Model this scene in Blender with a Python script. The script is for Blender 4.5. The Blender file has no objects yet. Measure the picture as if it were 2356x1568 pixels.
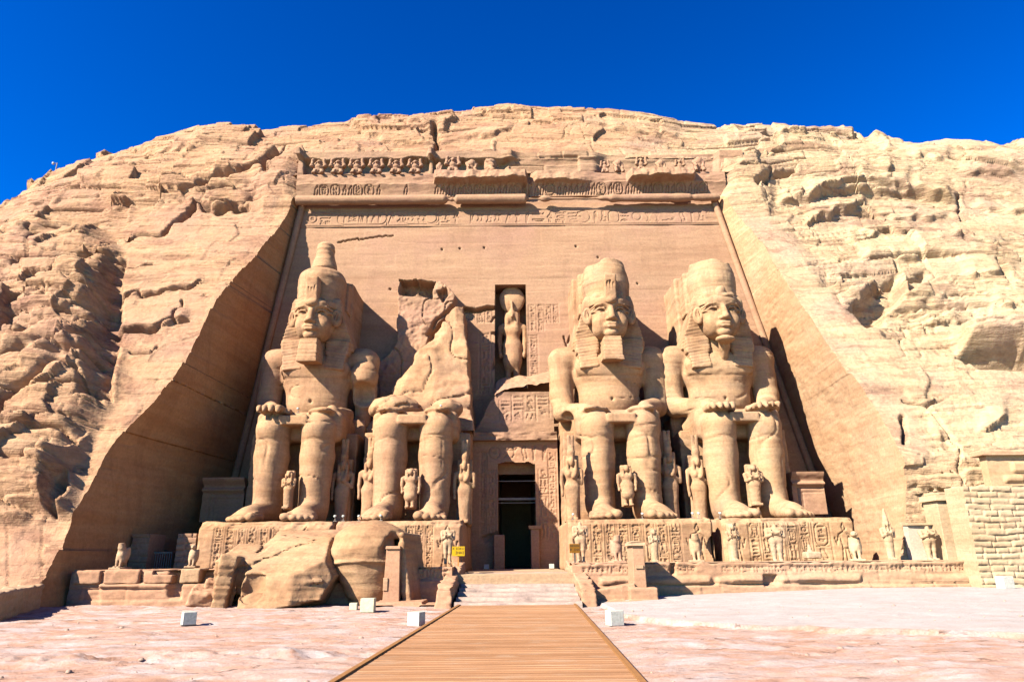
import bpy, math, random
import numpy as np
from mathutils import Matrix, Vector
# ------------------------------------------------------------------ camera, light, exposure
SC = bpy.context.scene
COL = SC.collection
EYE = 1.95
PITCH = math.radians(17.6)
ROLL = math.radians(-0.45)
F_PX = 1570.0                     # focal length in reference pixels (reference width 2355)
cam_d = bpy.data.cameras.new('camera'); cam_d.lens = 24.0; cam_d.sensor_width = 36.0
cam_d.clip_start = 0.1; cam_d.clip_end = 6000.0
cam = bpy.data.objects.new('camera', cam_d); COL.objects.link(cam)
CM = Matrix.Rotation(math.pi/2 + PITCH, 4, 'X') @ Matrix.Rotation(ROLL, 4, 'Z')
cam.matrix_world = Matrix.Translation((0, 0, EYE)) @ CM
SC.camera = cam
SUN_DIR = Vector((1.0, 0.78, -0.92)).normalized()      # the way sunlight travels
sun_d = bpy.data.lights.new('sun', 'SUN'); sun_d.energy = 5.0; sun_d.angle = math.radians(0.5)
sun_d.color = (1.0, 0.93, 0.78)
sun = bpy.data.objects.new('sun', sun_d); COL.objects.link(sun)
sun.rotation_euler = SUN_DIR.to_track_quat('-Z', 'Y').to_euler(); sun.location = (-60, -40, 60)
W = bpy.data.worlds.new('World'); SC.world = W; W.use_nodes = True
wn = W.node_tree; wn.nodes.clear()
sky = wn.nodes.new('ShaderNodeTexSky'); sky.sky_type = 'NISHITA'; sky.sun_disc = False
sky.sun_elevation = math.asin(-SUN_DIR.z)
sky.sun_rotation = math.atan2(-SUN_DIR.x, -SUN_DIR.y)
sky.altitude = 1500; sky.air_density = 1.0; sky.dust_density = 0.1; sky.ozone_density = 5.0
hs = wn.nodes.new('ShaderNodeHueSaturation'); hs.inputs['Saturation'].default_value = 1.5; hs.inputs['Value'].default_value = 1.2
hs.inputs['Hue'].default_value = 0.518
bg = wn.nodes.new('ShaderNodeBackground'); bg.inputs['Strength'].default_value = 0.05
wo = wn.nodes.new('ShaderNodeOutputWorld')
gm = wn.nodes.new('ShaderNodeGamma'); gm.inputs['Gamma'].default_value = 1.4
tn = wn.nodes.new('ShaderNodeMix'); tn.data_type = 'RGBA'; tn.blend_type = 'MULTIPLY'; tn.inputs[0].default_value = 1.0; tn.inputs[7].default_value = (0.6, 0.98, 0.54, 1)
wn.links.new(sky.outputs[0], hs.inputs['Color']); wn.links.new(hs.outputs[0], gm.inputs[0]); wn.links.new(gm.outputs[0], tn.inputs[6]); wn.links.new(tn.outputs[2], bg.inputs['Color'])
wn.links.new(bg.outputs[0], wo.inputs['Surface'])
SC.view_settings.view_transform = 'Standard'; SC.view_settings.look = 'None'
SC.view_settings.exposure = 2.22; SC.view_settings.gamma = 1.0

CMR = np.array(CM.to_3x3())
def at(px, py, Y):
    """world point at depth Y that a reference position looks at (works on arrays)"""
    px = np.asarray(px, float); py = np.asarray(py, float)
    d = np.stack([(px-1177.5)/F_PX, -(py-784.0)/F_PX, -np.ones_like(px)], -1) @ CMR.T
    t = np.asarray(Y, float)/d[..., 1]
    return d*t[..., None] + np.array([0, 0, EYE])
def atz(px, py, Z):
    d = CMR @ np.array([(px-1177.5)/F_PX, -(py-784.0)/F_PX, -1.0])
    return d*((Z-EYE)/d[2]) + np.array([0, 0, EYE])
def at_on(px, py, func, n=25):
    """point on the sloping sheet Y = func(Z)"""
    Y = np.full(np.shape(px), 45.0)
    for _ in range(n):
        p = at(px, py, Y); Y = 0.5*Y + 0.5*func(p[..., 2])
    return at(px, py, func(p[..., 2]))
def proj(P):
    P = np.asarray(P, float); q = (P-np.array([0, 0, EYE])) @ CMR
    return 1177.5 + F_PX*q[..., 0]/-q[..., 2], 784.0 - F_PX*q[..., 1]/-q[..., 2]
# ------------------------------------------------------------------ noise
def _hash(ix, iy, iz, seed):
    h = (ix.astype(np.uint32)*np.uint32(374761393) + iy.astype(np.uint32)*np.uint32(668265263)
         + iz.astype(np.uint32)*np.uint32(2147483647) + np.uint32((seed*974634777+12345) & 0xffffffff))
    h = (h ^ (h >> np.uint32(13)))*np.uint32(1274126177)
    h = (h ^ (h >> np.uint32(16)))*np.uint32(2246822519)
    h = h ^ (h >> np.uint32(15))
    return h.astype(np.float64)/4294967295.0
def hsh(i, j=0, seed=0):
    i = np.asarray(i).astype(np.int64); j = np.asarray(j).astype(np.int64)
    i, j = np.broadcast_arrays(i, j)
    return _hash(i & 0xffffffff, j & 0xffffffff, np.zeros_like(i), seed)
def noise(x, y, z=0.0, seed=0):
    """smooth value noise, -1..1"""
    x, y, z = np.broadcast_arrays(np.asarray(x, float), np.asarray(y, float), np.asarray(z, float))
    fx, fy, fz = np.floor(x), np.floor(y), np.floor(z)
    ix, iy, iz = [(a.astype(np.int64) & 0xffffffff) for a in (fx, fy, fz)]
    u, v, w = x-fx, y-fy, z-fz
    u = u*u*u*(u*(u*6-15)+10); v = v*v*v*(v*(v*6-15)+10); w = w*w*w*(w*(w*6-15)+10)
    r = 0.0
    for a in (0, 1):
        for b in (0, 1):
            for c in (0, 1):
                r = r + _hash((ix+a) & 0xffffffff, (iy+b) & 0xffffffff, (iz+c) & 0xffffffff, seed) * \
                    (u if a else 1-u)*(v if b else 1-v)*(w if c else 1-w)
    return r*2-1
def fbm(x, y, z=0.0, oct=4, seed=0, gain=0.5):
    r, a, s = 0.0, 1.0, 0.0
    for o in range(oct):
        r = r + a*noise(np.asarray(x)*2.03**o+o*7.3, np.asarray(y)*2.03**o-o*3.1, np.asarray(z)*2.03**o+o*1.7, seed+o)
        s += a; a *= gain
    return r/s
def sst(a, b, x):
    t = np.clip((x-a)/(b-a), 0, 1); return t*t*(3-2*t)
def inpoly(px, py, poly):
    r = np.zeros(np.shape(px), bool); n = len(poly)
    for i in range(n):
        x0, y0 = poly[i]; x1, y1 = poly[(i+1) % n]
        c = ((y0 > py) != (y1 > py)) & (px < (x1-x0)*(py-y0)/((y1-y0) if y1 != y0 else 1e-9)+x0)
        r ^= c
    return r
def dist_poly(px, py, pts, closed=False):
    d = np.full(np.shape(px), 1e9)
    P = list(pts) + ([pts[0]] if closed else [])
    for (x0, y0), (x1, y1) in zip(P[:-1], P[1:]):
        vx, vy = x1-x0, y1-y0; L = vx*vx+vy*vy+1e-12
        t = np.clip(((px-x0)*vx+(py-y0)*vy)/L, 0, 1)
        d = np.minimum(d, np.hypot(px-x0-t*vx, py-y0-t*vy))
    return d
def sd_poly(px, py, poly):
    d = dist_poly(px, py, poly, True); return np.where(inpoly(px, py, poly), -d, d)
# ------------------------------------------------------------------ objects
def tag(o, label=None, cat=None, group=None, kind=None):
    if label: o['label'] = label
    if cat: o['category'] = cat
    if group: o['group'] = group
    if kind: o['kind'] = kind
    return o
def thing(name, label, cat, loc=(0, 0, 0), group=None):
    o = bpy.data.objects.new(name, None); COL.objects.link(o); o.location = loc
    o.empty_display_size = 0.3
    return tag(o, label, cat, group)
def mesh_obj(name, V, Q, mat, parent=None, smooth=True, local=False):
    """link verts + faces as one mesh object; V in world space unless local"""
    me = bpy.data.meshes.new(name)
    V = np.asarray(V, np.float64)
    if parent is not None and not local:
        V = V - np.array(parent.matrix_world.translation if False else world_loc(parent))
    if isinstance(Q, np.ndarray) and Q.ndim == 2:
        n, k = Q.shape
        me.vertices.add(len(V)); me.vertices.foreach_set('co', V.astype(np.float32).ravel())
        me.loops.add(n*k); me.loops.foreach_set('vertex_index', Q.astype(np.int32).ravel())
        me.polygons.add(n); me.polygons.foreach_set('loop_start', np.arange(0, n*k, k, dtype=np.int32))
        me.update(calc_edges=True)
    else:
        me.from_pydata([tuple(v) for v in V], [], [list(map(int, q)) for q in Q]); me.update()
    if smooth: me.polygons.foreach_set('use_smooth', [True]*len(me.polygons))
    me.validate()
    me.materials.append(mat)
    o = bpy.data.objects.new(name, me); COL.objects.link(o)
    if parent is not None: o.parent = parent
    return o
def world_loc(o):
    p = Vector((0, 0, 0))
    while o is not None: p = p + o.location; o = o.parent
    return (p.x, p.y, p.z)
def attr(o, name, vals):
    a = o.data.attributes.new(name, 'FLOAT', 'POINT'); a.data.foreach_set('value', np.asarray(vals, np.float32).ravel())
def grid_quads(nu, nv, flip=False, keep=None):
    i, j = np.meshgrid(np.arange(nu-1), np.arange(nv-1), indexing='ij')
    a = i*nv+j; q = np.stack([a, a+nv, a+nv+1, a+1], -1)
    if flip: q = q[..., ::-1]
    if keep is not None: q = q[keep]
    return q.reshape(-1, 4)
class MB:
    """collects polygons for one mesh"""
    def __init__(s): s.v = []; s.f = []
    def add(s, V, F):
        n = len(s.v); s.v += [tuple(map(float, p)) for p in V]; s.f += [[int(i)+n for i in q] for q in F]
    def box(s, lo, hi, taper=0.0, jit=0.0, seed=0):
        (x0, y0, z0), (x1, y1, z1) = lo, hi; t = taper
        V = [(x0, y0, z0), (x1, y0, z0), (x1, y1, z0), (x0, y1, z0),
             (x0+t, y0+t, z1), (x1-t, y0+t, z1), (x1-t, y1-t, z1), (x0+t, y1-t, z1)]
        if jit:
            r = random.Random(seed); V = [tuple(c+r.uniform(-jit, jit) for c in p) for p in V]
        s.add(V, [(0, 3, 2, 1), (4, 5, 6, 7), (0, 1, 5, 4), (1, 2, 6, 5), (2, 3, 7, 6), (3, 0, 4, 7)])
    def tube(s, pts, r, n=8, cap=True):
        P = [Vector(p) for p in pts]; R = r if hasattr(r, '__len__') else [r]*len(P); V = []
        for i, p in enumerate(P):
            t = (P[min(i+1, len(P)-1)]-P[max(i-1, 0)]).normalized()
            u = t.cross(Vector((0, 0, 1)) if abs(t.z) < .9 else Vector((1, 0, 0))).normalized(); w = t.cross(u)
            for k in range(n):
                a = 2*math.pi*k/n; V.append(p+(u*math.cos(a)+w*math.sin(a))*R[i])
        F = [(i*n+k, i*n+(k+1) % n, (i+1)*n+(k+1) % n, (i+1)*n+k) for i in range(len(P)-1) for k in range(n)]
        if cap: F += [tuple(range(n))[::-1], tuple((len(P)-1)*n+k for k in range(n))]
        s.add(V, F)
    def build(s, name, mat, parent=None, smooth=False, bevel=0.0, local=False):
        o = mesh_obj(name, np.array(s.v), s.f, mat, parent, smooth, local)
        if bevel:
            m = o.modifiers.new('bevel', 'BEVEL'); m.width = bevel; m.segments = 2; m.limit_method = 'ANGLE'
        return o
# ------------------------------------------------------------------ solids by distance field
def smin(a, b, k):
    if k <= 0: return np.minimum(a, b)
    h = np.clip(0.5+0.5*(b-a)/k, 0, 1); return b*(1-h)+a*h-k*h*(1-h)
def rotm(rx=0, ry=0, rz=0):
    m = Matrix.Rotation(math.radians(rz), 3, 'Z') @ Matrix.Rotation(math.radians(ry), 3, 'Y') @ Matrix.Rotation(math.radians(rx), 3, 'X')
    return np.array(m)
class Vol:
    def __init__(s, lo, hi, h):
        s.lo = np.array(lo, float); s.h = h
        s.n = [int(math.ceil((hi[i]-lo[i])/h))+1 for i in range(3)]
        s.ax = [s.lo[i]+h*np.arange(s.n[i]) for i in range(3)]
        s.f = np.full(s.n, 5.0)
    def _sub(s, lo, hi):
        sl = []
        for i in range(3):
            a = int(np.clip(math.floor((lo[i]-s.lo[i])/s.h), 0, s.n[i])); b = int(np.clip(math.ceil((hi[i]-s.lo[i])/s.h)+1, 0, s.n[i]))
            sl.append(slice(a, max(b, a)))
        X = s.ax[0][sl[0]][:, None, None]; Y = s.ax[1][sl[1]][None, :, None]; Z = s.ax[2][sl[2]][None, None, :]
        return tuple(sl), X, Y, Z
    def put(s, func, lo, hi, k=0.0, op='u'):
        m = k+3*s.h
        sl, X, Y, Z = s._sub([a-m for a in lo], [b+m for b in hi])
        if 0 in s.f[sl].shape: return
        d = func(X, Y, Z)
        if op == 'u': s.f[sl] = smin(s.f[sl], d, k)
        elif op == 's': s.f[sl] = -smin(-s.f[sl], d, k)
        elif op == 'd': s.f[sl] = s.f[sl]+d          # displace
    def ell(s, c, r, rot=None, k=0.0, op='u'):
        R = max(r); c = np.array(c, float)
        ext = [R]*3 if rot is not None else r
        def fn(X, Y, Z):
            x, y, z = X-c[0], Y-c[1], Z-c[2]
            if rot is not None:
                M = rot; x, y, z = M[0, 0]*x+M[1, 0]*y+M[2, 0]*z, M[0, 1]*x+M[1, 1]*y+M[2, 1]*z, M[0, 2]*x+M[1, 2]*y+M[2, 2]*z
            k0 = np.sqrt((x/r[0])**2+(y/r[1])**2+(z/r[2])**2)
            k1 = np.sqrt((x/r[0]**2)**2+(y/r[1]**2)**2+(z/r[2]**2)**2)+1e-9
            return k0*(k0-1)/k1
        s.put(fn, c-ext, c+ext, k, op)
    def cap(s, a, b, ra, rb=None, k=0.0, op='u', sq=(1, 1, 1)):
        rb = ra if rb is None else rb; a = np.array(a, float); b = np.array(b, float); q = np.array(sq, float)
        A = a*q; B = b*q; D = B-A; L = (D@D)+1e-12; R = max(ra, rb)
        def fn(X, Y, Z):
            x, y, z = X*q[0]-A[0], Y*q[1]-A[1], Z*q[2]-A[2]
            t = np.clip((x*D[0]+y*D[1]+z*D[2])/L, 0, 1)
            return np.sqrt((x-t*D[0])**2+(y-t*D[1])**2+(z-t*D[2])**2)-(ra+(rb-ra)*t)
        s.put(fn, np.minimum(a, b)-R/q, np.maximum(a, b)+R/q, k, op)
    def box(s, c, hf, rd=0.05, rot=None, k=0.0, op='u'):
        c = np.array(c, float); R = float(np.linalg.norm(hf)); ext = [R]*3 if rot is not None else hf
        def fn(X, Y, Z):
            x, y, z = X-c[0], Y-c[1], Z-c[2]
            if rot is not None:
                M = rot; x, y, z = M[0, 0]*x+M[1, 0]*y+M[2, 0]*z, M[0, 1]*x+M[1, 1]*y+M[2, 1]*z, M[0, 2]*x+M[1, 2]*y+M[2, 2]*z
            qx, qy, qz = np.abs(x)-hf[0]+rd, np.abs(y)-hf[1]+rd, np.abs(z)-hf[2]+rd
            return np.sqrt(np.maximum(qx, 0)**2+np.maximum(qy, 0)**2+np.maximum(qz, 0)**2)+np.minimum(np.maximum(np.maximum(qx, qy), qz), 0)-rd
        s.put(fn, c-ext, c+ext, k, op)
    def rough(s, amp, scale, seed=0, strata=0.0):
        X = s.ax[0][:, None, None]; Y = s.ax[1][None, :, None]; Z = s.ax[2][None, None, :]
        m = np.abs(s.f) < 6*s.h+3*amp
        i, j, k = np.nonzero(m)
        x, y, z = s.ax[0][i], s.ax[1][j], s.ax[2][k]
        n = amp*fbm(x/scale, y/scale, z/scale, 3, seed)
        if strata: n = n+strata*fbm(x/(scale*4), y/(scale*4), z/(scale*.22), 2, seed+9)
        s.f[m] += n
    def mesh(s):
        f = s.f; ins = f < 0; n = np.array(f.shape)
        c = n-1
        sh = [(a, b, d) for a in (0, 1) for b in (0, 1) for d in (0, 1)]
        cnt = np.zeros(c, np.int8)
        for a, b, d in sh: cnt += ins[a:a+c[0], b:b+c[1], d:d+c[2]]
        act = (cnt > 0) & (cnt < 8)
        idx = np.full(c, -1, np.int64); ci = np.argwhere(act); idx[act] = np.arange(len(ci))
        acc = np.zeros((len(ci), 3)); num = np.zeros(len(ci))
        for ax in range(3):
            o = [t for t in range(3) if t != ax]
            for u in (0, 1):
                for v in (0, 1):
                    p0 = ci.copy(); p0[:, o[0]] += u; p0[:, o[1]] += v
                    p1 = p0.copy(); p1[:, ax] += 1
                    f0 = f[tuple(p0.T)]; f1 = f[tuple(p1.T)]; m = (f0 < 0) != (f1 < 0)
                    t = f0[m]/(f0[m]-f1[m]); q = p0[m].astype(float); q[:, ax] += t
                    acc[m] += q; num[m] += 1
        V = s.lo+s.h*acc/num[:, None]
        Q = []
        for ax in range(3):
            o = [(ax+1) % 3, (ax+2) % 3]
            sl0 = [slice(None)]*3; sl1 = [slice(None)]*3; sl0[ax] = slice(0, -1); sl1[ax] = slice(1, None)
            e = np.argwhere(ins[tuple(sl0)] != ins[tuple(sl1)])
            ok = (e[:, o[0]] > 0) & (e[:, o[1]] > 0) & (e[:, o[0]] < c[o[0]]) & (e[:, o[1]] < c[o[1]])
            e = e[ok]
            def cell(du, dv):
                p = e.copy(); p[:, o[0]] -= du; p[:, o[1]] -= dv; return idx[tuple(p.T)]
            q = np.stack([cell(1, 1), cell(0, 1), cell(0, 0), cell(1, 0)], -1)
            fl = ~ins[tuple(e.T)]
            q[fl] = q[fl][:, ::-1]; Q.append(q)
        return V, np.concatenate(Q)
# ------------------------------------------------------------------ procedural materials
def nd(t, typ, **kw):
    n = t.nodes.new(typ)
    for k, v in kw.items():
        if hasattr(n, k): setattr(n, k, v)
        else: n.inputs[k].default_value = v
    return n
def ramp(t, fac, stops):
    n = t.nodes.new('ShaderNodeValToRGB'); e = n.color_ramp.elements
    while len(e) < len(stops): e.new(0.5)
    for el, (p, c) in zip(e, stops): el.position = p; el.color = (*c, 1) if len(c) == 3 else c
    t.links.new(fac, n.inputs[0]); return n.outputs[0]
def mixc(t, fac, a, b, mode='MIX'):
    n = t.nodes.new('ShaderNodeMix'); n.data_type = 'RGBA'; n.blend_type = mode
    for v, s in ((fac, n.inputs[0]), (a, n.inputs[6]), (b, n.inputs[7])):
        if hasattr(v, 'is_output'): t.links.new(v, s)
        else: s.default_value = v if not isinstance(v, tuple) else (*v, 1)
    return n.outputs[2]
def math_n(t, op, a, b=0.0):
    n = t.nodes.new('ShaderNodeMath'); n.operation = op
    for v, s in ((a, n.inputs[0]), (b, n.inputs[1])):
        if hasattr(v, 'is_output'): t.links.new(v, s)
        else: s.default_value = v
    return n.outputs[0]
def pos(t, scale=(1, 1, 1), rot=(0, 0, 0), loc=(0, 0, 0)):
    g = t.nodes.new('ShaderNodeNewGeometry'); m = t.nodes.new('ShaderNodeMapping')
    m.inputs['Scale'].default_value = scale; m.inputs['Rotation'].default_value = rot; m.inputs['Location'].default_value = loc
    t.links.new(g.outputs['Position'], m.inputs['Vector']); return m.outputs[0]
def nse(t, vec, scale, detail=4.0, rough=0.55, dist=0.0):
    n = nd(t, 'ShaderNodeTexNoise', Scale=scale, Detail=detail, Roughness=rough, Distortion=dist)
    t.links.new(vec, n.inputs['Vector']); return n.outputs[0]
def base_mat(name):
    m = bpy.data.materials.new(name); m.use_nodes = True; t = m.node_tree; t.nodes.clear()
    o = nd(t, 'ShaderNodeOutputMaterial'); b = nd(t, 'ShaderNodeBsdfPrincipled'); b.inputs['Roughness'].default_value = 0.92
    b.inputs['Specular IOR Level'].default_value = 0.12
    t.links.new(b.outputs[0], o.inputs[0]); return m, t, b
def stone(name, light, mid, deep, pink=None, strata=1.0, tilt=(0.02, 0.03, 0), bump=0.5, bump_d=0.08, fine=9.0, grey=0.25, pits=0.0, east=None, tint=(1, 1, 1), stain=0.0, patch=0.0):
    """layered sandstone: bedding bands in world space, stain patches, grain"""
    m, t, b = base_mat(name)
    light, mid, deep = [tuple(c*0.46*k for c, k in zip(q, tint)) for q in (light, mid, deep)]; pink = tuple(c*0.46*k for c, k in zip(pink, tint)) if pink else None
    vs = pos(t, (0.10, 0.10, 0.95), tilt)
    s1 = nse(t, vs, 1.0, 7, 0.62, 0.25)
    col = ramp(t, s1, [(0.28, deep), (0.44, mid), (0.56, light), (0.72, mid)])
    vf = pos(t, (0.5, 0.5, 4.5), tilt)
    s2 = nse(t, vf, 1.0, 5, 0.6, 0.15)
    col = mixc(t, math_n(t, 'MULTIPLY', ramp(t, s2, [(0.38, (0, 0, 0)), (0.70, (1, 1, 1))]), 0.55*strata), col, deep)
    big = nse(t, pos(t), 0.16, 4, 0.6)
    if pink:
        col = mixc(t, math_n(t, 'MULTIPLY', ramp(t, big, [(0.48, (0, 0, 0)), (0.66, (1, 1, 1))]), 0.6), col, pink)
    pat = nse(t, pos(t, loc=(31, 7, 12)), 0.55, 6, 0.65)
    col = mixc(t, math_n(t, 'MULTIPLY', ramp(t, pat, [(0.50, (0, 0, 0)), (0.72, (1, 1, 1))]), grey), col, tuple(0.5*c+0.04 for c in deep))
    g = nse(t, pos(t), fine, 4, 0.7)
    col = mixc(t, 0.42, col, ramp(t, g, [(0.3, (0.55, 0.55, 0.55)), (0.7, (1.3, 1.28, 1.25))]), 'MULTIPLY')
    if stain:                                       # weathered grey-brown streaks that run down the stone
        st = nse(t, pos(t, (0.85, 0.85, 0.22), loc=(4, 9, 2)), 0.8, 7, 0.72, 0.5)
        col = mixc(t, math_n(t, 'MULTIPLY', ramp(t, st, [(0.50, (0, 0, 0)), (0.60, (1, 1, 1))]), stain), col, mixc(t, 1.0, col, (0.62, 0.57, 0.58), 'MULTIPLY'))
    if patch:                                       # mauve desert varnish and fresh pale scars with sharp borders
        pv = nse(t, pos(t, (0.35, 0.35, 1.0), loc=(14, 3, 22)), 0.55, 8, 0.74, 0.7)
        col = mixc(t, math_n(t, 'MULTIPLY', ramp(t, pv, [(0.535, (0, 0, 0)), (0.585, (1, 1, 1))]), patch), col, mixc(t, 1.0, col, (0.66, 0.58, 0.60), 'MULTIPLY'))
        col = mixc(t, math_n(t, 'MULTIPLY', ramp(t, pv, [(0.40, (1, 1, 1)), (0.44, (0, 0, 0))]), patch*.8), col, mixc(t, 1.0, col, (1.22, 1.20, 1.18), 'MULTIPLY'))
    if east:                                        # tints the colour paler and yellower with increasing world X
        sx = nd(t, 'ShaderNodeSeparateXYZ'); t.links.new(pos(t, (1, 1, 1)), sx.inputs[0])
        fx = math_n(t, 'ADD', math_n(t, 'MULTIPLY', sx.outputs[0], 0.022), math_n(t, 'MULTIPLY', big, 0.5))
        col = mixc(t, math_n(t, 'MULTIPLY', ramp(t, fx, [(0.32, (0, 0, 0)), (0.85, (1, 1, 1))]), 1.0), col, mixc(t, 1.0, col, east, 'MULTIPLY'))
    t.links.new(col, b.inputs['Base Color'])
    h = math_n(t, 'ADD', math_n(t, 'MULTIPLY', s2, 0.8*strata), math_n(t, 'MULTIPLY', g, 0.45))
    h = math_n(t, 'ADD', h, math_n(t, 'MULTIPLY', pat, 0.6))
    if pits:
        v = nd(t, 'ShaderNodeTexVoronoi', Scale=2.2); t.links.new(pos(t, (1, 1, 1.6)), v.inputs['Vector'])
        h = math_n(t, 'ADD', h, math_n(t, 'MULTIPLY', ramp(t, v.outputs['Distance'], [(0.02, (0, 0, 0)), (0.16, (1, 1, 1))]), pits))
    bp = nd(t, 'ShaderNodeBump', Strength=bump, Distance=bump_d)
    t.links.new(h, bp.inputs['Height']); t.links.new(bp.outputs[0], b.inputs['Normal'])
    return m
M = {}
M['cliff'] = stone('cliff_sandstone', (0.60, 0.44, 0.29), (0.52, 0.365, 0.235), (0.38, 0.25, 0.16), (0.46, 0.30, 0.24), 0.75, bump=0.9, bump_d=0.20, fine=3.5, grey=0.34, east=(1.18, 1.42, 1.50), tint=(.95, .78, .69), patch=.75)
M['dressed'] = stone('dressed_cliff_sandstone', (0.56, 0.40, 0.27), (0.52, 0.35, 0.23), (0.43, 0.28, 0.18), (0.49, 0.32, 0.25), 0.9, bump=0.6, bump_d=0.12, fine=6.0, grey=0.12, tint=(.90, .80, .74), patch=.3)
M['facade'] = stone('facade_sandstone', (0.58, 0.38, 0.25), (0.53, 0.34, 0.22), (0.46, 0.28, 0.18), (0.54, 0.33, 0.25), 0.7, bump=0.4, bump_d=0.05, fine=7.0, grey=0.10, tint=(.84, .76, .715), stain=.18)
M['side'] = stone('recess_wall_sandstone', (0.54, 0.37, 0.20), (0.50, 0.32, 0.165), (0.42, 0.25, 0.125), None, 1.0, (0.0, 0.35, 0), bump=0.5, bump_d=0.07, fine=6.0, grey=0.12, east=(1.08, 1.36, 1.85), tint=(1.15, .90, .78), stain=.3)
M['statue'] = stone('statue_sandstone', (0.62, 0.44, 0.27), (0.55, 0.37, 0.215), (0.40, 0.245, 0.14), (0.52, 0.34, 0.23), 0.75, bump=0.6, bump_d=0.06, fine=7.0, grey=0.45, east=(1.08, 1.24, 1.26), tint=(.96, .81, .75), stain=.55)
M['pale'] = stone('pale_weathered_sandstone', (0.66, 0.51, 0.36), (0.58, 0.42, 0.28), (0.47, 0.31, 0.20), (0.55, 0.37, 0.28), 0.8, bump=0.6, bump_d=0.07, fine=7.0, grey=0.18, east=(1.12, 1.28, 1.3), tint=(.92, .81, .73))
M['pink'] = stone('pink_sandstone', (0.60, 0.37, 0.255), (0.56, 0.33, 0.22), (0.46, 0.26, 0.17), (0.58, 0.34, 0.26), 0.7, bump=0.5, bump_d=0.05, fine=8.0, grey=0.16, east=(1.1, 1.28, 1.3), tint=(.93, .86, .77))
M['boulder'] = stone('fallen_block_sandstone', (0.62, 0.44, 0.28), (0.57, 0.37, 0.22), (0.44, 0.27, 0.16), (0.52, 0.34, 0.24), 0.9, (0.15, 0.2, 0), bump=0.7, bump_d=0.07, fine=7.0, grey=0.26, tint=(.88, .77, .69), stain=.4, patch=.4)
def plain(name, c, rough=0.6, metal=0.0, var=0.12):
    m, t, b = base_mat(name); b.inputs['Roughness'].default_value = rough; b.inputs['Metallic'].default_value = metal
    g = nse(t, pos(t), 14.0, 4, 0.6)
    col = mixc(t, 1.0, c, ramp(t, g, [(0.3, (1-var*2,)*3), (0.7, (1+var,)*3)]), 'MULTIPLY')
    t.links.new(col, b.inputs['Base Color']); return m
M['white'] = plain('white_painted_metal', (0.31, 0.295, 0.265), 0.5)
M['white_dim'] = plain('cream_painted_metal', (0.34, 0.31, 0.22), 0.5)
M['lamp_face'] = plain('lamp_glass', (0.30, 0.31, 0.32), 0.25)
M['dark'] = plain('dark_metal_and_shade', (0.04, 0.038, 0.035), 0.6)  # dark post metal, also the painted shade of door opening and plank gaps
M['iron'] = plain('dull_iron', (0.16, 0.13, 0.11), 0.5)
M['yellow'] = plain('yellow_sign_paint', (0.30, 0.18, 0.004), 0.5, var=0.05)
M['amber'] = plain('dark_amber_sign_paint', (0.12, 0.05, 0.004), 0.5)  # darker amber tone for the sign right of the stairs
M['black_text'] = plain('black_lettering', (0.03, 0.02, 0.01), 0.7)
M['post'] = plain('orange_post_paint', (0.26, 0.12, 0.04), 0.6)
M['plaster'] = stone('pale_plaster', (0.66, 0.55, 0.44), (0.64, 0.52, 0.41), (0.58, 0.46, 0.35), None, 0.3, bump=0.3, bump_d=0.03, grey=0.05)
M['tanplaster'] = stone('tan_plaster', (0.60, 0.40, 0.235), (0.57, 0.37, 0.21), (0.52, 0.33, 0.18), None, 0.3, bump=0.3, bump_d=0.03, grey=0.05)
def wood_mat():
    m, t, b = base_mat('walkway_timber')
    g = t.nodes.new('ShaderNodeNewGeometry')
    a = nd(t, 'ShaderNodeAttribute', attribute_name='plank')
    v = pos(t, (0.5, 9.0, 1.0))
    n1 = nse(t, v, 1.6, 5, 0.6)
    col = ramp(t, a.outputs['Fac'], [(0.0, (0.185, 0.092, 0.045)), (0.5, (0.225, 0.116, 0.060)), (1.0, (0.27, 0.146, 0.080))])
    col = mixc(t, 0.65, col, ramp(t, n1, [(0.3, (0.62, 0.6, 0.58)), (0.7, (1.25, 1.22, 1.2))]), 'MULTIPLY')
    n2 = nse(t, pos(t), 0.5, 4, 0.6)
    col = mixc(t, 0.6, col, ramp(t, n2, [(0.35, (0.86, 0.84, 0.8)), (0.65, (1.1, 1.1, 1.1))]), 'MULTIPLY')
    wr = ramp(t, nse(t, pos(t, (1.0, 2.2, 1.0), loc=(2, 5, 0)), 0.9, 6, 0.7), [(0.52, (0, 0, 0)), (0.68, (1, 1, 1))])
    col = mixc(t, math_n(t, 'MULTIPLY', wr, 0.55), col, (0.235, 0.165, 0.115))
    t.links.new(col, b.inputs['Base Color']); b.inputs['Roughness'].default_value = 0.75
    bp = nd(t, 'ShaderNodeBump', Strength=0.4, Distance=0.01); t.links.new(n1, bp.inputs['Height']); t.links.new(bp.outputs[0], b.inputs['Normal'])
    return m
M['wood'] = wood_mat()
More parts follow.
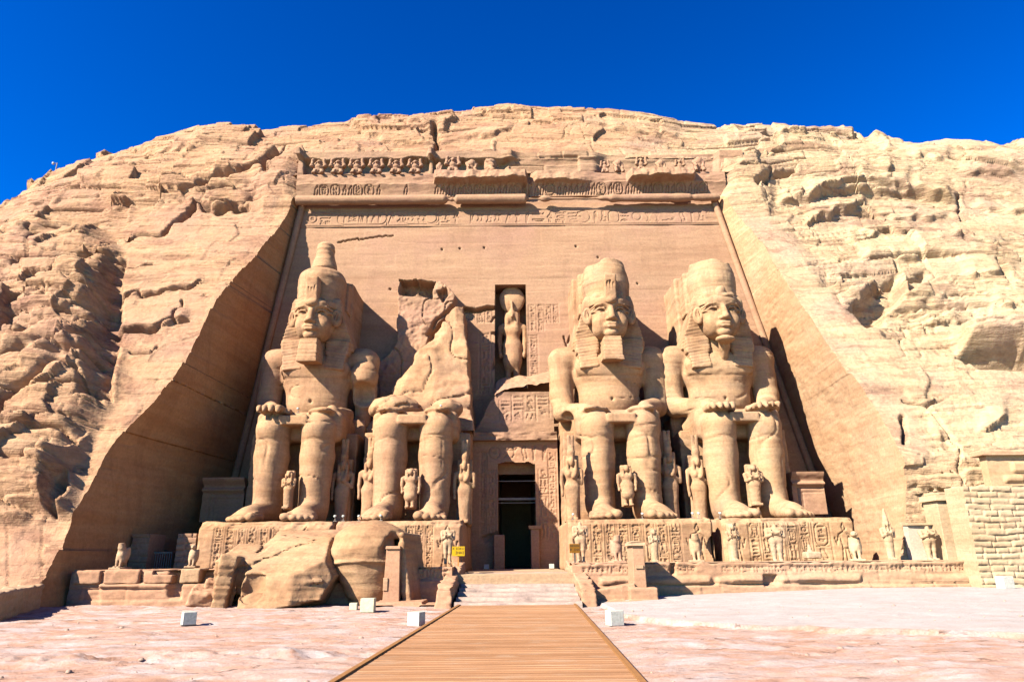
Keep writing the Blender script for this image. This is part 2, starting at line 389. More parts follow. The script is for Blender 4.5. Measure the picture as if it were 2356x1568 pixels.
def ground_mat():
    m, t, b = base_mat('bedrock_and_sand')
    sand = nd(t, 'ShaderNodeAttribute', attribute_name='sand')
    v = pos(t, (0.55, 1.0, 1.0), (0, 0, 0.12))
    n1 = nse(t, v, 0.75, 7, 0.66, 0.6)
    rock = ramp(t, n1, [(0.30, (0.52, 0.30, 0.20)), (0.43, (0.66, 0.42, 0.31)), (0.52, (0.66, 0.50, 0.43)), (0.62, (0.60, 0.36, 0.25)), (0.75, (0.70, 0.57, 0.48))])
    n3 = nse(t, pos(t, (0.9, 1.6, 1.0), loc=(5, 3, 0)), 2.4, 7, 0.75)
    rock = mixc(t, 0.6, rock, ramp(t, n3, [(0.3, (0.70, 0.68, 0.68)), (0.6, (1.15, 1.15, 1.15))]), 'MULTIPLY')
    n2 = nse(t, pos(t), 1.3, 6, 0.65)
    snd = ramp(t, n2, [(0.3, (0.60, 0.56, 0.53)), (0.6, (0.71, 0.67, 0.65))])
    col = mixc(t, sand.outputs['Fac'], rock, snd)
    col = mixc(t, 1.0, col, (0.36, 0.335, 0.335), 'MULTIPLY')
    crk = nse(t, pos(t, (0.28, 1.0, 1.0), (0, 0, 0.10), (3, 9, 0)), 3.2, 8, 0.72, 0.8)
    ck = ramp(t, crk, [(0.385, (1, 1, 1)), (0.43, (0, 0, 0))]) ; gate = ramp(t, nse(t, pos(t, (.5, 1, 1)), 0.7, 3, .6), [(0.42, (0.0, 0.0, 0.0)), (0.55, (1, 1, 1))])
    inv = math_n(t, 'SUBTRACT', 1.0, sand.outputs['Fac'])
    ckf = math_n(t, 'MULTIPLY', math_n(t, 'MULTIPLY', ck, gate), math_n(t, 'ADD', math_n(t, 'MULTIPLY', inv, 0.75), 0.12))
    col = mixc(t, ckf, col, (0.05, 0.03, 0.025))
    pale = ramp(t, nse(t, pos(t, (0.45, 1.0, 1.0), (0, 0, 0.06), (8, 1, 0)), 1.1, 7, 0.7, 0.4), [(0.50, (0, 0, 0)), (0.60, (1, 1, 1))])
    col = mixc(t, math_n(t, 'MULTIPLY', math_n(t, 'MULTIPLY', pale, inv), 0.75), col, (0.255, 0.215, 0.21))
    g = nse(t, pos(t), 16.0, 4, 0.75)
    col = mixc(t, 0.30, col, ramp(t, g, [(0.32, (0.6, 0.58, 0.56)), (0.62, (1.2, 1.2, 1.2))]), 'MULTIPLY')
    t.links.new(col, b.inputs['Base Color'])
    h = math_n(t, 'ADD', math_n(t, 'MULTIPLY', n3, 1.0), math_n(t, 'MULTIPLY', g, 0.4))
    bp = nd(t, 'ShaderNodeBump', Strength=0.7, Distance=0.06); t.links.new(h, bp.inputs['Height']); t.links.new(bp.outputs[0], b.inputs['Normal'])
    return m
M['ground'] = ground_mat()
# ------------------------------------------------------------------ the rock hill with the cut recess
ZK = 35.3
def yprof(Z): return np.interp(Z, [-2, 0, 30.5, ZK], [29.7, 31.0, 51.0, 52.6])
def F(Z): return 48.3+0.09*np.asarray(Z)               # facade plane
SKY = [(-60, 575), (0, 524), (50, 475), (100, 425), (150, 397), (250, 360), (330, 333), (420, 304), (520, 282), (650, 274), (730, 280), (800, 279), (900, 281), (960, 277), (1050, 266), (1100, 262), (1180, 259), (1280, 260), (1330, 260), (1400, 260), (1500, 276), (1550, 287), (1660, 298), (1800, 299), (1950, 321), (2050, 329), (2150, 327), (2250, 332), (2272, 340), (2284, 344), (2300, 335), (2320, 328), (2355, 331), (2450, 337)]
YC = 61.0
_sk = at([p[0] for p in SKY], [p[1] for p in SKY], YC)
def zcrest(X): return np.interp(X, np.r_[-95, -70, _sk[:, 0], 75, 100], np.r_[15, 24, _sk[:, 2], _sk[-1, 2]-2, 30])
EDGE_L = [(690, 362), (688, 420), (688, 458), (640, 520), (574, 600), (530, 650), (498, 685), (468, 745), (440, 802), (418, 842), (395, 873), (359, 918), (328, 948), (296, 977),
          (264, 1012), (240, 1045), (216, 1098), (190, 1150), (165, 1200), (140, 1255), (108, 1312), (88, 1355), (74, 1400), (66, 1425)]
EDGE_R = [(1660, 355), (1655, 400), (1652, 450), (1702, 502), (1757, 562), (1800, 635), (1858, 718), (1905, 790), (1950, 850), (2008, 925), (2050, 1000), (2086, 1070), (2112, 1115),
          (2135, 1180), (2160, 1290), (2180, 1400), (2186, 1430)]
def edge_curve(E):
    p = at_on([e[0] for e in E], [e[1] for e in E], yprof); o = np.argsort(p[:, 2]); return p[o]
_el, _er = edge_curve(EDGE_L), edge_curve(EDGE_R)
def XL(Z): return np.interp(Z, _el[:, 2], _el[:, 0])
def XR(Z): return np.interp(Z, _er[:, 2], _er[:, 0])
def blocks(X, S, h, L, seed, sharp=0.16, groove=0.5):
    """bedded, jointed rock: offsets per layer and block, grooves between them; about -1..1"""
    s = S/h; i = np.floor(s); f = s-i
    def layer(i):
        r = hsh(i, 0, seed); xx = X/(L*(0.5+1.2*r))+hsh(i, 1, seed)*17.0
        j = np.floor(xx); g = xx-j; t = sst(0, 0.035, g)
        v = hsh(i, j-1, seed+3)*(1-t)+hsh(i, j, seed+3)*t
        gr = np.exp(-(g*L/0.10)**2)*(hsh(i, j, seed+5) > 0.5)
        return v, gr
    v0, _ = layer(i-1); v1, gr = layer(i)
    t = sst(0, sharp, f); lean = (f-0.5)*0.55
    jg = np.floor(X/(L*1.3)+hsh(i, 4, seed)*9)
    gs = hsh(i, jg, seed+7)
    gm = np.exp(-(f/0.09)**2)*np.clip((gs-0.35)*2.2, 0, 1)
    return (v0*(1-t)+v1*t)*2-1+lean-groove*2*gm-groove*gr
def build_cliff():
    nlow, nup, nback = 560, 215, 10
    wl = np.r_[np.linspace(-0.04, 1, nlow)]
    # columns
    def graded(n, a): u = np.linspace(0, 1, n); return a*u+(1-a)*u**3
    cl = graded(430, 0.45)[::-1]; cr = graded(430, 0.45)
    cm = np.linspace(0, 1, 400)[1:-1]
    def xcol(Z):
        l = XL(Z)[None, :]+(-95-XL(Z)[None, :])*cl[:, None]; r = XR(Z)[None, :]+(100-XR(Z)[None, :])*cr[:, None]
        m = XL(Z)[None, :]*(1-cm[:, None])+XR(Z)[None, :]*cm[:, None]
        return np.concatenate([l, m, r], 0)
    Xlow = xcol(wl*ZK)
    nC = Xlow.shape[0]; nl, nm = len(cl), len(cm)
    Xk = Xlow[:, -1]; Zc = zcrest(Xk)
    # far from the recess the profile is squeezed under its lower crest
    Zk = np.minimum(ZK, np.where(np.abs(Xk) < 24, ZK, 0.86*Zc)); Zk = np.where(np.abs(Xk) < 30, ZK+(np.minimum(ZK, 0.80*Zc)-ZK)*np.clip((np.abs(Xk)-20)/10, 0, 1), np.minimum(ZK, np.where(Xk < 0, 0.74, 0.82)*Zc))
    Zlow = wl[None, :]*Zk[:, None]; Ylow = np.broadcast_to(yprof(wl*ZK)[None, :], Zlow.shape)
    u = np.linspace(0, 1, nup)[1:]
    Yk = Ylow[:, -1]
    e = u[None, :]
    Zup = Zk[:, None]+(Zc-Zk)[:, None]*(1.30*e-0.30*e*e)
    Yup = Yk[:, None]+(YC-Yk)[:, None]*e
    b = np.linspace(0, 1, nback)[1:]
    Yb = YC+60*b[None, :]**1.5+0*Zup[:, :1]; Zb = Zc[:, None]+3.0*b[None, :]-22*b[None, :]**3
    X = np.concatenate([Xlow, np.repeat(Xk[:, None], nup-1+nback-1, 1)], 1)
    Y = np.concatenate([Ylow, Yup, Yb], 1); Z = np.concatenate([Zlow, Zup, Zb], 1)
    P = np.stack([X, Y, Z], -1)
    px, py = proj(P)
    # --- displacement along the outward normal
    wx = px+22*fbm(X/3, Z/3, 0, 3, 41); wy = py+22*fbm(X/3, Z/3, 5, 3, 42)
    tilt = Z+0.06*X+0.9*fbm(X/14, Z/9, Y/20, 3, 11)
    left = px < 1170
    dressed_l = sst(20, -25, sd_poly(wx, wy, [(300, 470), (420, 470), (640, 470), (760, 470), (700, 600), (600, 1000), (300, 1450), (60, 1450), (70, 1190), (150, 1160), (190, 1000), (285, 905), (262, 700), (275, 590)]))
    dressed_r = sst(20, -20, sd_poly(wx, wy, [(1640, 430), (1745, 470), (1850, 560), (1890, 640), (1960, 705), (2030, 760), (2062, 830), (2100, 900), (2130, 1010), (2120, 1110), (2200, 1500), (1900, 1300), (1640, 800)]))
    dressed_b = sst(15, -15, sd_poly(wx, wy, [(-300, 1180), (130, 1190), (150, 1500), (-300, 1500)]))
    top_soft = sst(20, -60, sd_poly(px, py, [(640, 380), (640, 330), (1150, 310), (1700, 335), (1720, 420)]))
    rt = sst(-30, 60, sd_poly(wx, wy, [(1990, 800), (2500, 830), (2500, 1500), (2100, 1500)]))
    rough = 1.0*(1-0.80*dressed_l)*(1-0.85*dressed_r)*(1-0.88*dressed_b)*(1-0.55*top_soft)
    rough = rough*(0.35+0.65*rt)
    bow = sst(8, 26, X); tilt = tilt+bow*(0.016*(X-31)**2-.6)
    rm = 0.55+0.9*np.clip(fbm(X/7, Z/5, Y/9, 3, 77)+0.35, 0, 1)
    natural_l = sst(40, -40, sd_poly(wx, wy, [(-400, 540), (215, 545), (250, 600), (240, 920), (190, 1010), (150, 1190), (-400, 1190)]))
    D = 0
    D = D+rough*rm*(0.52*blocks(X+1.5*noise(X/3, Z/2, 0, 7), tilt, 2.4, 8, 1, 0.03, .4)+0.26*blocks(X+1.0*noise(X/2, Z/1.5, 0, 6), tilt, 1.0, 4.6, 2, 0.06, .6)+0.06*blocks(X+.4*noise(X, Z, 0, 9), tilt+0.12*noise(X/3, Z/2, 0, 8), 0.38, 2.4, 3, 0.12, .8))
    D = D+rough*(0.55*fbm(X/8, Z/5, Y/8, 2, 21)+0.06*fbm(X/1.4, Z/0.6, Y/1.4, 4, 22))
    D = D+0.03*fbm(X/0.6, Z/0.25, Y/0.6, 3, 23)
    D = D+(dressed_l+dressed_r+dressed_b)*0.06*blocks(X, tilt, 1.3, 7, 5, 0.06, 0.4)
    # rounded, deeply weathered masses at the left
    bul = np.abs(fbm(X/5.0, Z/3.2, Y/7, 3, 31))
    D = D+natural_l*(1.5-0.8*np.exp(-bul/0.04)+0.5*bul)
    lay = blocks(X+1.2*noise(X/2, Z/2, 0, 14), tilt+0.6*noise(X/3, Z/3, 0, 13), 2.2, 4.0, 15, 0.07, 0.6)+0.22*blocks(X, tilt+.15*noise(X/1.5, Z/1.5, 0, 17), .8, 3.0, 16, .1, .6)
    D = D+natural_l*0.55*lay
    slot = sst(16, -8, sd_poly(wx*0.5+px*0.5, wy*.5+py*.5, [(255, 600), (282, 600), (268, 760), (250, 920), (205, 925), (232, 800)]))
    D = D-1.1*slot
    cave = sst(8, -6, sd_poly(px, py, [(135, 1120), (160, 1100), (158, 1140), (132, 1190), (120, 1180)])); D = D-0.9*cave
    # carved vertical stela lines at far left
    for xx in (18, 95): D = D-0.10*np.exp(-((px-xx)/2.0)**2)*dressed_b*sst(1190, 1215, py)
    def crack(pts, w, d): return -d*np.exp(-(dist_poly(px+6*noise(X/.7, Z/.7, 0, 61), py+6*noise(X/.7, Z/.7, 3, 62), pts)/w)**2)
    def ledge(pts, h, wdt):
        """rock above the line juts out, rock below is set back"""
        x = np.array([p[0] for p in pts]); y = np.array([p[1] for p in pts])
        o = np.argsort(x); yl = np.interp(px, x[o], y[o]); m = sst(x.min()-10, x.min()+15, px)*sst(x.max()+10, x.max()-15, px)
        q = yl-(py+5*noise(X/.8, Z/.8, 0, 65))
        return h*m*sst(-3, 3, q)*np.exp(-np.clip(q, 0, None)/wdt)
    thin = np.exp(-(fbm(X/9, tilt/0.55, Y/30, 3, 45)/0.028)**2)*np.clip(fbm(X/4, Z/2, 0, 2, 46)*3+.3, 0, 1); D = D-0.34*(.25*dressed_l+.2+.8*rough)*thin
    thin2 = np.exp(-(noise(X/1.6+2*noise(Z/2, X/6, 0, 48), Z/7, 0, 47)/0.03)**2)*np.clip(noise(X/3, Z/1.5, 0, 49)*4-1.6, 0, 1); D = D-0.28*(.15+rough)*thin2
    D = D+crack([(655, 335), (645, 355), (615, 378), (612, 395), (618, 412)], 6, 1.6)
    D = D+crack([(618, 380), (560, 400), (500, 415), (468, 440)], 5, 1.2)+crack([(620, 400), (585, 395), (560, 405)], 3, 0.6)
    D = D+crack([(570, 474), (530, 476), (493, 481), (448, 474), (436, 494), (397, 507), (376, 534), (312, 536), (292, 547)], 4, 1.3)+crack([(565, 478), (500, 484)], 6, 0.8)
    D = D+ledge([(440, 478), (575, 478)], 0.55, 25)+crack([(367, 430), (442, 427)], 3, 0.6)+crack([(426, 453), (470, 447), (525, 440), (592, 445)], 2.5, 0.6)
    D = D+crack([(296, 613), (351, 608)], 2, 0.45)+crack([(268, 686), (335, 674), (387, 670), (466, 650)], 2.2, 0.6)+ledge([(268, 686), (387, 670), (466, 650)], 0.3, 18)
    D = D+crack([(257, 761), (355, 760), (392, 738), (430, 737)], 2.8, 0.8)+ledge([(257, 760), (355, 760), (430, 736)], 0.45, 22)+crack([(300, 815), (345, 812), (360, 800)], 2, 0.4)+crack([(395, 742), (402, 715), (420, 690)], 2, 0.5)
    D = D+crack([(1003, 300), (1006, 330)], 5, 1.2)+ledge([(800, 283), (1000, 300)], 0.5, 12)+ledge([(1010, 325), (1180, 300)], 0.45, 14)
    D = D+ledge([(1010, 362), (1140, 360)], 0.7, 14)+ledge([(700, 372), (980, 372)], 0.5, 12)
    D = D+ledge([(1790, 330), (1870, 320), (1990, 322), (2040, 345)], 0.7, 18)+ledge([(1650, 300), (1700, 305)], 0.5, 10)
    D = D+crack([(1738, 440), (1790, 405), (1830, 395)], 4, 0.9)+crack([(1740, 445), (1760, 430), (1775, 400)], 3, 0.5)
    D = D+ledge([(1855, 515), (1900, 495), (1990, 470)], 0.8, 28)+ledge([(1855, 460), (1990, 440), (2090, 445)], 0.7, 30)+ledge([(2100, 440), (2200, 470)], 0.6, 25)
    D = D+crack([(2200, 455), (2215, 500)], 3, 0.8)
    for pts, h, w in (([(1792, 474), (1848, 466), (1912, 442), (1988, 426), (2088, 441), (2180, 462)], .75, 26), ([(2020, 502), (2088, 494), (2176, 498)], .5, 18), ([(1956, 550), (2048, 522), (2108, 526)], .45, 20),
                       ([(2225, 642), (2301, 638)], .6, 22), ([(2245, 477), (2365, 490)], .55, 22), ([(2000, 337), (2064, 357), (2180, 372)], .5, 14), ([(2285, 702), (2370, 706)], .5, 18), ([(2210, 395), (2330, 402)], .5, 16),
                       ([(2120, 345), (2260, 352)], .45, 14), ([(1690, 405), (1740, 398)], .5, 14), ([(1705, 362), (1800, 350)], .45, 14), ([(2180, 560), (2290, 585)], .5, 20), ([(1985, 600), (2120, 590)], .45, 18), ([(2110, 735), (2210, 728)], .4, 16),
                       ([(60, 470), (230, 440)], .4, 16), ([(20, 530), (160, 520)], .4, 14), ([(180, 395), (330, 372)], .4, 14), ([(330, 350), (470, 330)], .4, 14), ([(250, 480), (360, 470)], .35, 14), ([(840, 312), (990, 322)], .4, 12), ([(1200, 290), (1390, 300)], .4, 12), ([(1400, 305), (1560, 318)], .4, 12)):
        D = D+ledge(pts, h, w)
    D = D+0.95*sst(30, -25, sd_poly(px, py, [(1668, 385), (1760, 400), (1760, 480), (1668, 470)]))+0.7*sst(30, -20, sd_poly(px, py, [(590, 385), (672, 375), (672, 470), (610, 480)]))
    hollow = sst(10, -14, sd_poly(px, py, [(1962, 702), (2030, 640), (2065, 625), (2075, 680), (2040, 700), (2035, 725), (1995, 745)]))
    D = D-1.6*hollow
    hol2 = sst(8, -10, sd_poly(px, py, [(2078, 640), (2130, 620), (2150, 640), (2090, 672)])); D = D-1.0*hol2
    hol3 = sst(6, -8, sd_poly(px, py, [(2290, 600), (2320, 615), (2325, 655), (2310, 640)])); D = D-1.0*hol3
    over = sst(14, -12, sd_poly(px, py, [(2200, 770), (2500, 770), (2500, 806), (2215, 800)])); D = D+1.9*over
    und = sst(10, -8, sd_poly(px, py, [(2210, 812), (2500, 815), (2500, 850), (2250, 838)])); D = D-1.2*und
    D = D+crack([(2075, 920), (2130, 935), (2200, 1030), (2230, 1110)], 2.5, 0.5)+crack([(2075, 960), (2080, 1015)], 4, 0.9)+crack([(2130, 935), (2180, 920)], 3, 0.6)
    D = D+ledge([(2250, 1000), (2310, 965)], 0.5, 25)+ledge([(2120, 1120), (2190, 1110)], 0.5, 18)
    D = D*sst(0.0, 0.6, np.minimum(np.ones_like(D)*2, np.abs(Z+3)))
    N = np.array([0, -0.84, 0.55])
    fade = np.ones_like(D); fade[:, nlow+nup:] *= 0.5
    # keep the arris against the recess crisp: damp displacement right at the edge
    dl = np.abs(X-XL(np.clip(wl, 0, 1)*ZK)[-1] if False else 0)
    P = P+N*(D*fade)[..., None]
    P[..., 1] = np.maximum(P[..., 1], 30+(5.4+.18*fbm(X/1.2, Z/.5, 0, 3, 19)-.12*blocks(X, tilt, .6, 2, 20))*sst(18.3, 18.8, X))
    # quads: the middle columns exist only above the recess
    keep = np.ones((nC-1, P.shape[1]-1), bool)
    keep[nl-1:nl+nm, :nlow-1] = False
    Q = grid_quads(nC, P.shape[1], True, keep)
    V = P.reshape(-1, 3); used = np.zeros(len(V), bool); used[Q.ravel()] = True
    rem = np.cumsum(used)-1
    o = mesh_obj('rock_hill', V[used], rem[Q], M['cliff'], None, False)
    dr = np.clip(dressed_l+dressed_r+dressed_b+0.5*top_soft, 0, 1).reshape(-1)[used]; attr(o, 'dressed', dr)
    tag(o, 'layered sandstone hill into which the temple front is cut', None, None, 'structure')
    return P[nl-1, :nlow], P[nl+nm, :nlow]
EL, ER = build_cliff()
# ------------------------------------------------------------------ ground: one sheet to the horizon
_dl0, _dl1, _dr0, _dr1 = atz(765, 1568, .14), atz(1055, 1391, .14), atz(1480, 1568, .14), atz(1325, 1391, .14)
def DECK_L(y): return _dl0[0]+(_dl1[0]-_dl0[0])*(y-_dl0[1])/(_dl1[1]-_dl0[1])
def DECK_R(y): return _dr0[0]+(_dr1[0]-_dr0[0])*(y-_dr0[1])/(_dr1[1]-_dr0[1])
def gz(X, Y):
    X = np.asarray(X, float); Y = np.asarray(Y, float)
    # sand bank rising to the right foot of the terrace
    edge = np.interp(X, [-60, 3.2, 3.6, 4.4, 6.5, 8.9, 12.7, 30, 60], [90, 90, 24, 22.2, 20.3, 18.7, 18.0, 17, 16])+0.5*noise(X/1.6, 3.0, 0, 51)
    bank = sst(-0.05, 0.07, Y-edge+.12*fbm(X/.5, Y/.5, 0, 3, 57))
    z = bank*(0.13+0.028*np.clip(Y-edge, 0, 14)*np.clip((X-2)/14, 0, 1))
    return z
def build_ground():
    def ax(a, b, d, far, g=1.35):
        r = list(np.arange(a, b+1e-6, d)); s = d; x = r[-1]; up = []
        while x < far: s *= g; x += s; up.append(x)
        s = d; x = a; dn = []
        while x > -far: s *= g; x -= s; dn.append(x)
        return np.array(dn[::-1]+r+up)
    xs = ax(-27, 27, 0.085, 2500); ys = ax(8.0, 37.5, 0.075, 2500)
    X, Y = np.meshgrid(xs, ys, indexing='ij')
    near = sst(40, 26, np.abs(X))*sst(60, 36, Y)*sst(-4, 7, Y)
    Z = gz(X, Y)*sst(80, 40, np.abs(X))
    w = 0.7*fbm(X/3, Y/2, 0, 3, 71)
    edge = np.interp(X, [-60, 3.2, 3.6, 4.4, 6.5, 8.9, 12.7, 30, 60], [90, 90, 24, 22.2, 20.3, 18.7, 18.0, 17, 16])+0.5*noise(X/1.6, 3.0, 0, 51)
    sand = sst(-0.1, 0.5, Y-edge)
    # thin rock plates with broken edges
    def plates(sx, sy, seed, lev):
        n = fbm(X/sx+w*0.3, Y/sy+w, 0, 4, seed)*lev; i = np.floor(n); f = n-i
        return i+sst(0.0, 0.05, f)
    Zr = 0.014*plates(3.5, 1.2, 81, 5)+0.016*plates(1.6, 0.40, 82, 5)+0.018*fbm(X/0.5, Y/0.12, 0, 3, 83)
    Zs = 0.012*fbm(X/0.6, Y/0.4, 0, 3, 84)+0.015*plates(2.5, 1.4, 85, 2)
    band = np.exp(-((Y-15.3-0.12*(X+8))/1.0)**2)*(X < -2)
    Zr = Zr+0.05*band*plates(1.0, 0.6, 88, 4)
    deckd = np.maximum(DECK_L(Y)-X, X-DECK_R(Y)); damp = sst(0.0, 0.9, deckd)
    Z = Z+near*(Zr*(1-sand)+Zs*sand)*(0.25+0.75*damp)
    lift = sst(0.0, 0.06, Z-gz(X, Y)-0.10)
    Z = np.where(deckd < 0.10, np.minimum(Z, 0.03), Z)
    Q = grid_quads(len(xs), len(ys))
    o = mesh_obj('ground', np.stack([X, Y, Z], -1).reshape(-1, 3), Q, M['ground'])
    attr(o, 'sand', np.clip(sand+0.35*fbm(X/1.2, Y/0.6, 0, 3, 91)*(sand > 0.2), 0, 1)*1.0)
    tag(o, 'pale pink bedrock and sand forecourt', None, None, 'structure')
build_ground()
# ------------------------------------------------------------------ relief drawing
class Relief:
    """height map over a rectangle (u right, v up, metres); strokes cut or raise it"""
    def __init__(s, u0, u1, v0, v1, res):
        s.u = np.linspace(u0, u1, int(round((u1-u0)/res))+1); s.v = np.linspace(v0, v1, int(round((v1-v0)/res))+1)
        s.U, s.V = np.meshgrid(s.u, s.v, indexing='ij'); s.H = np.zeros(s.U.shape); s.res = res
    def win(s, lo, hi):
        a = np.searchsorted(s.u, [lo[0], hi[0]]); b = np.searchsorted(s.v, [lo[1], hi[1]])
        return (slice(max(a[0]-1, 0), a[1]+1), slice(max(b[0]-1, 0), b[1]+1))
    def stroke(s, pts, w, d, closed=False):
        p = np.array(pts, float); w = max(w, s.res*0.8); sl = s.win(p.min(0)-2*w, p.max(0)+2*w)
        if 0 in s.H[sl].shape: return
        q = dist_poly(s.U[sl], s.V[sl], [tuple(t) for t in pts], closed)
        s.H[sl] = np.minimum(s.H[sl], -d*sst(w, w*0.35, q))
    def fill(s, pts, d, soft=0.03):
        p = np.array(pts, float); sl = s.win(p.min(0)-4*soft, p.max(0)+4*soft)
        if 0 in s.H[sl].shape: return
        q = sd_poly(s.U[sl], s.V[sl], [tuple(t) for t in pts]); s.H[sl] = s.H[sl]+d*sst(soft, -soft, q)
def circ(cx, cy, r, n=14, a0=0, a1=360, ry=None):
    ry = r if ry is None else ry
    return [(cx+r*math.cos(math.radians(a0+(a1-a0)*i/n)), cy+ry*math.sin(math.radians(a0+(a1-a0)*i/n))) for i in range(n+1)]
GL = {
 'disk': [circ(.5, .5, .36)], 'disk_dot': [circ(.5, .5, .4), circ(.5, .5, .1, 6)],
 'water': [[(.02, .5), (.15, .64), (.28, .42), (.41, .64), (.54, .42), (.67, .64), (.8, .42), (.98, .6)]],
 'reed': [[(.45, 0), (.45, .5)], [(.45, .4), (.3, .6), (.42, .95), (.6, .98), (.58, .5), (.45, .4)]],
 'bird': [[(.1, .78), (.25, .9), (.38, .82), (.42, .62), (.7, .45), (.95, .2), (.6, .22), (.35, .3), (.22, .55), (.25, .75), (.1, .78)], [(.45, .22), (.42, .02), (.55, .02)], [(.56, .22), (.56, .02), (.68, .02)]],
 'owl': [[(.25, .95), (.6, .95), (.62, .7), (.78, .4), (.85, .1), (.45, .2), (.25, .5), (.25, .95)], [(.35, .8), (.5, .8)], [(.45, .2), (.4, 0), (.6, 0)]],
 'ankh': [circ(.5, .76, .17, 10), [(.5, .6), (.5, .02)], [(.22, .52), (.78, .52)]],
 'was': [[(.5, 0), (.5, .85), (.25, .98)], [(.5, .85), (.72, .78)]],
 'basket': [[(.05, .65), (.95, .65)], circ(.5, .65, .45, 10, 180, 360, .38)],
 'house': [[(.35, .1), (.1, .1), (.1, .85), (.9, .85), (.9, .1), (.65, .1)]],
 'bread': [[(.2, .3), (.8, .3)], circ(.5, .3, .3, 8, 0, 180, .42)],
 'seated': [[(.3, .98), (.5, .98), (.52, .78), (.35, .76), (.3, .98)], [(.4, .76), (.35, .35), (.15, .1), (.85, .1), (.8, .45), (.5, .4), (.48, .76)]],
 'scarab': [circ(.5, .5, .24, 12, 0, 360, .36), [(.26, .6), (.05, .8)], [(.74, .6), (.95, .8)], [(.26, .4), (.05, .2)], [(.74, .4), (.95, .2)], [(.26, .62), (.74, .62)]],
 'eye': [[(.05, .5), (.3, .68), (.6, .7), (.95, .5), (.6, .34), (.3, .36), (.05, .5)], circ(.5, .52, .12, 8)],
 'three': [[(.2, .1), (.2, .9)], [(.5, .1), (.5, .9)], [(.8, .1), (.8, .9)]],
 'comb': [[(.05, .2), (.95, .2), (.95, .5), (.05, .5), (.05, .2)], [(.2, .5), (.2, .85)], [(.4, .5), (.4, .85)], [(.6, .5), (.6, .85)], [(.8, .5), (.8, .85)]],
 'arm': [[(.05, .45), (.85, .45), (.95, .75)], [(.05, .6), (.7, .6)]],
 'snake': [[(.02, .3), (.35, .3), (.5, .45), (.65, .3), (.85, .4), (.95, .75), (.8, .7)]],
 'feather': [[(.5, 0), (.5, .9), (.72, .98), (.8, .8), (.66, .3), (.5, .2)]],
 'bolt': [[(.02, .5), (.98, .5)], [(.4, .35), (.4, .65)], [(.6, .35), (.6, .65)]],
 'flail': [[(.15, .02), (.6, .95)], [(.6, .95), (.9, .55)], [(.6, .95), (.75, .5)]],
 'crook': [[(.35, .02), (.35, .8), (.5, .95), (.68, .85), (.62, .7)]],
 'bee': [[(.1, .5), (.3, .7), (.6, .62), (.95, .35), (.55, .4), (.3, .42), (.1, .5)], [(.4, .65), (.6, .98), (.75, .6)], [(.3, .42), (.3, .1)], [(.5, .4), (.55, .1)]],
 'sedge': [[(.5, 0), (.5, .98)], [(.5, .5), (.2, .8)], [(.5, .5), (.8, .8)], [(.3, .1), (.7, .1)]],
}
TALL = ['reed', 'ankh', 'was', 'feather', 'bird', 'owl', 'seated', 'flail', 'crook', 'scarab', 'bee', 'sedge', 'three']
FLAT = ['water', 'basket', 'arm', 'snake', 'bolt', 'eye', 'comb', 'bread', 'house', 'disk']
def glyph(R, name, u, v, w, h, sw, d):
    for st in GL[name]: R.stroke([(u+x*w, v+y*h) for x, y in st], sw, d)
def cartouche(R, u0, v0, u1, v1, sw, d, vert=True):
    r = 0.45*min(u1-u0, v1-v0)
    pts = []
    for cx, cy, a in ((u1-r, v1-r, 0), (u0+r, v1-r, 90), (u0+r, v0+r, 180), (u1-r, v0+r, 270)): pts += circ(cx, cy, r, 5, a, a+90)
    R.stroke(pts, sw, d, True)
    if vert: R.stroke([(u0, v0-sw), (u1, v0-sw)], sw, d)
    else: R.stroke([(u1+sw, v0), (u1+sw, v1)], sw, d)
def inscribe_row(R, u0, u1, v0, v1, seed, sw=0.045, d=0.09, cart=True):
    """one line of signs read along u"""
    r = random.Random(seed); u = u0; h = v1-v0
    while u < u1-h*0.4:
        k = r.random()
        if cart and k < 0.10 and u+2.2*h < u1:
            L = h*r.uniform(1.7, 2.3); cartouche(R, u, v0, u+L, v1, sw, d, False)
            inscribe_row(R, u+0.22*h, u+L-0.1*h, v0+0.14*h, v1-0.14*h, r.randint(0, 9999), sw, d, False); u += L+0.2*h
        elif k < 0.5:
            w = h*r.uniform(0.36, 0.6); glyph(R, r.choice(TALL), u, v0+.03*h, w, h*.92, sw, d); u += w+0.14*h
        elif k < 0.62:
            w = h*0.85; glyph(R, r.choice(['disk', 'disk_dot', 'scarab']), u, v0+.05*h, w, h*.9, sw, d); u += w+0.14*h
        else:
            w = h*r.uniform(0.6, 0.95); n = r.choice([2, 2, 3])
            for i in range(n):
                if r.random() < 0.75: glyph(R, r.choice(FLAT), u, v0+h*(i+.06)/n, w, h*.86/n, sw, d)
                else:
                    glyph(R, r.choice(TALL), u, v0+h*(i+.06)/n, w*.42, h*.86/n, sw, d); glyph(R, r.choice(TALL+['bread']), u+w*.5, v0+h*(i+.06)/n, w*.42, h*.86/n, sw, d)
            u += w+0.14*h
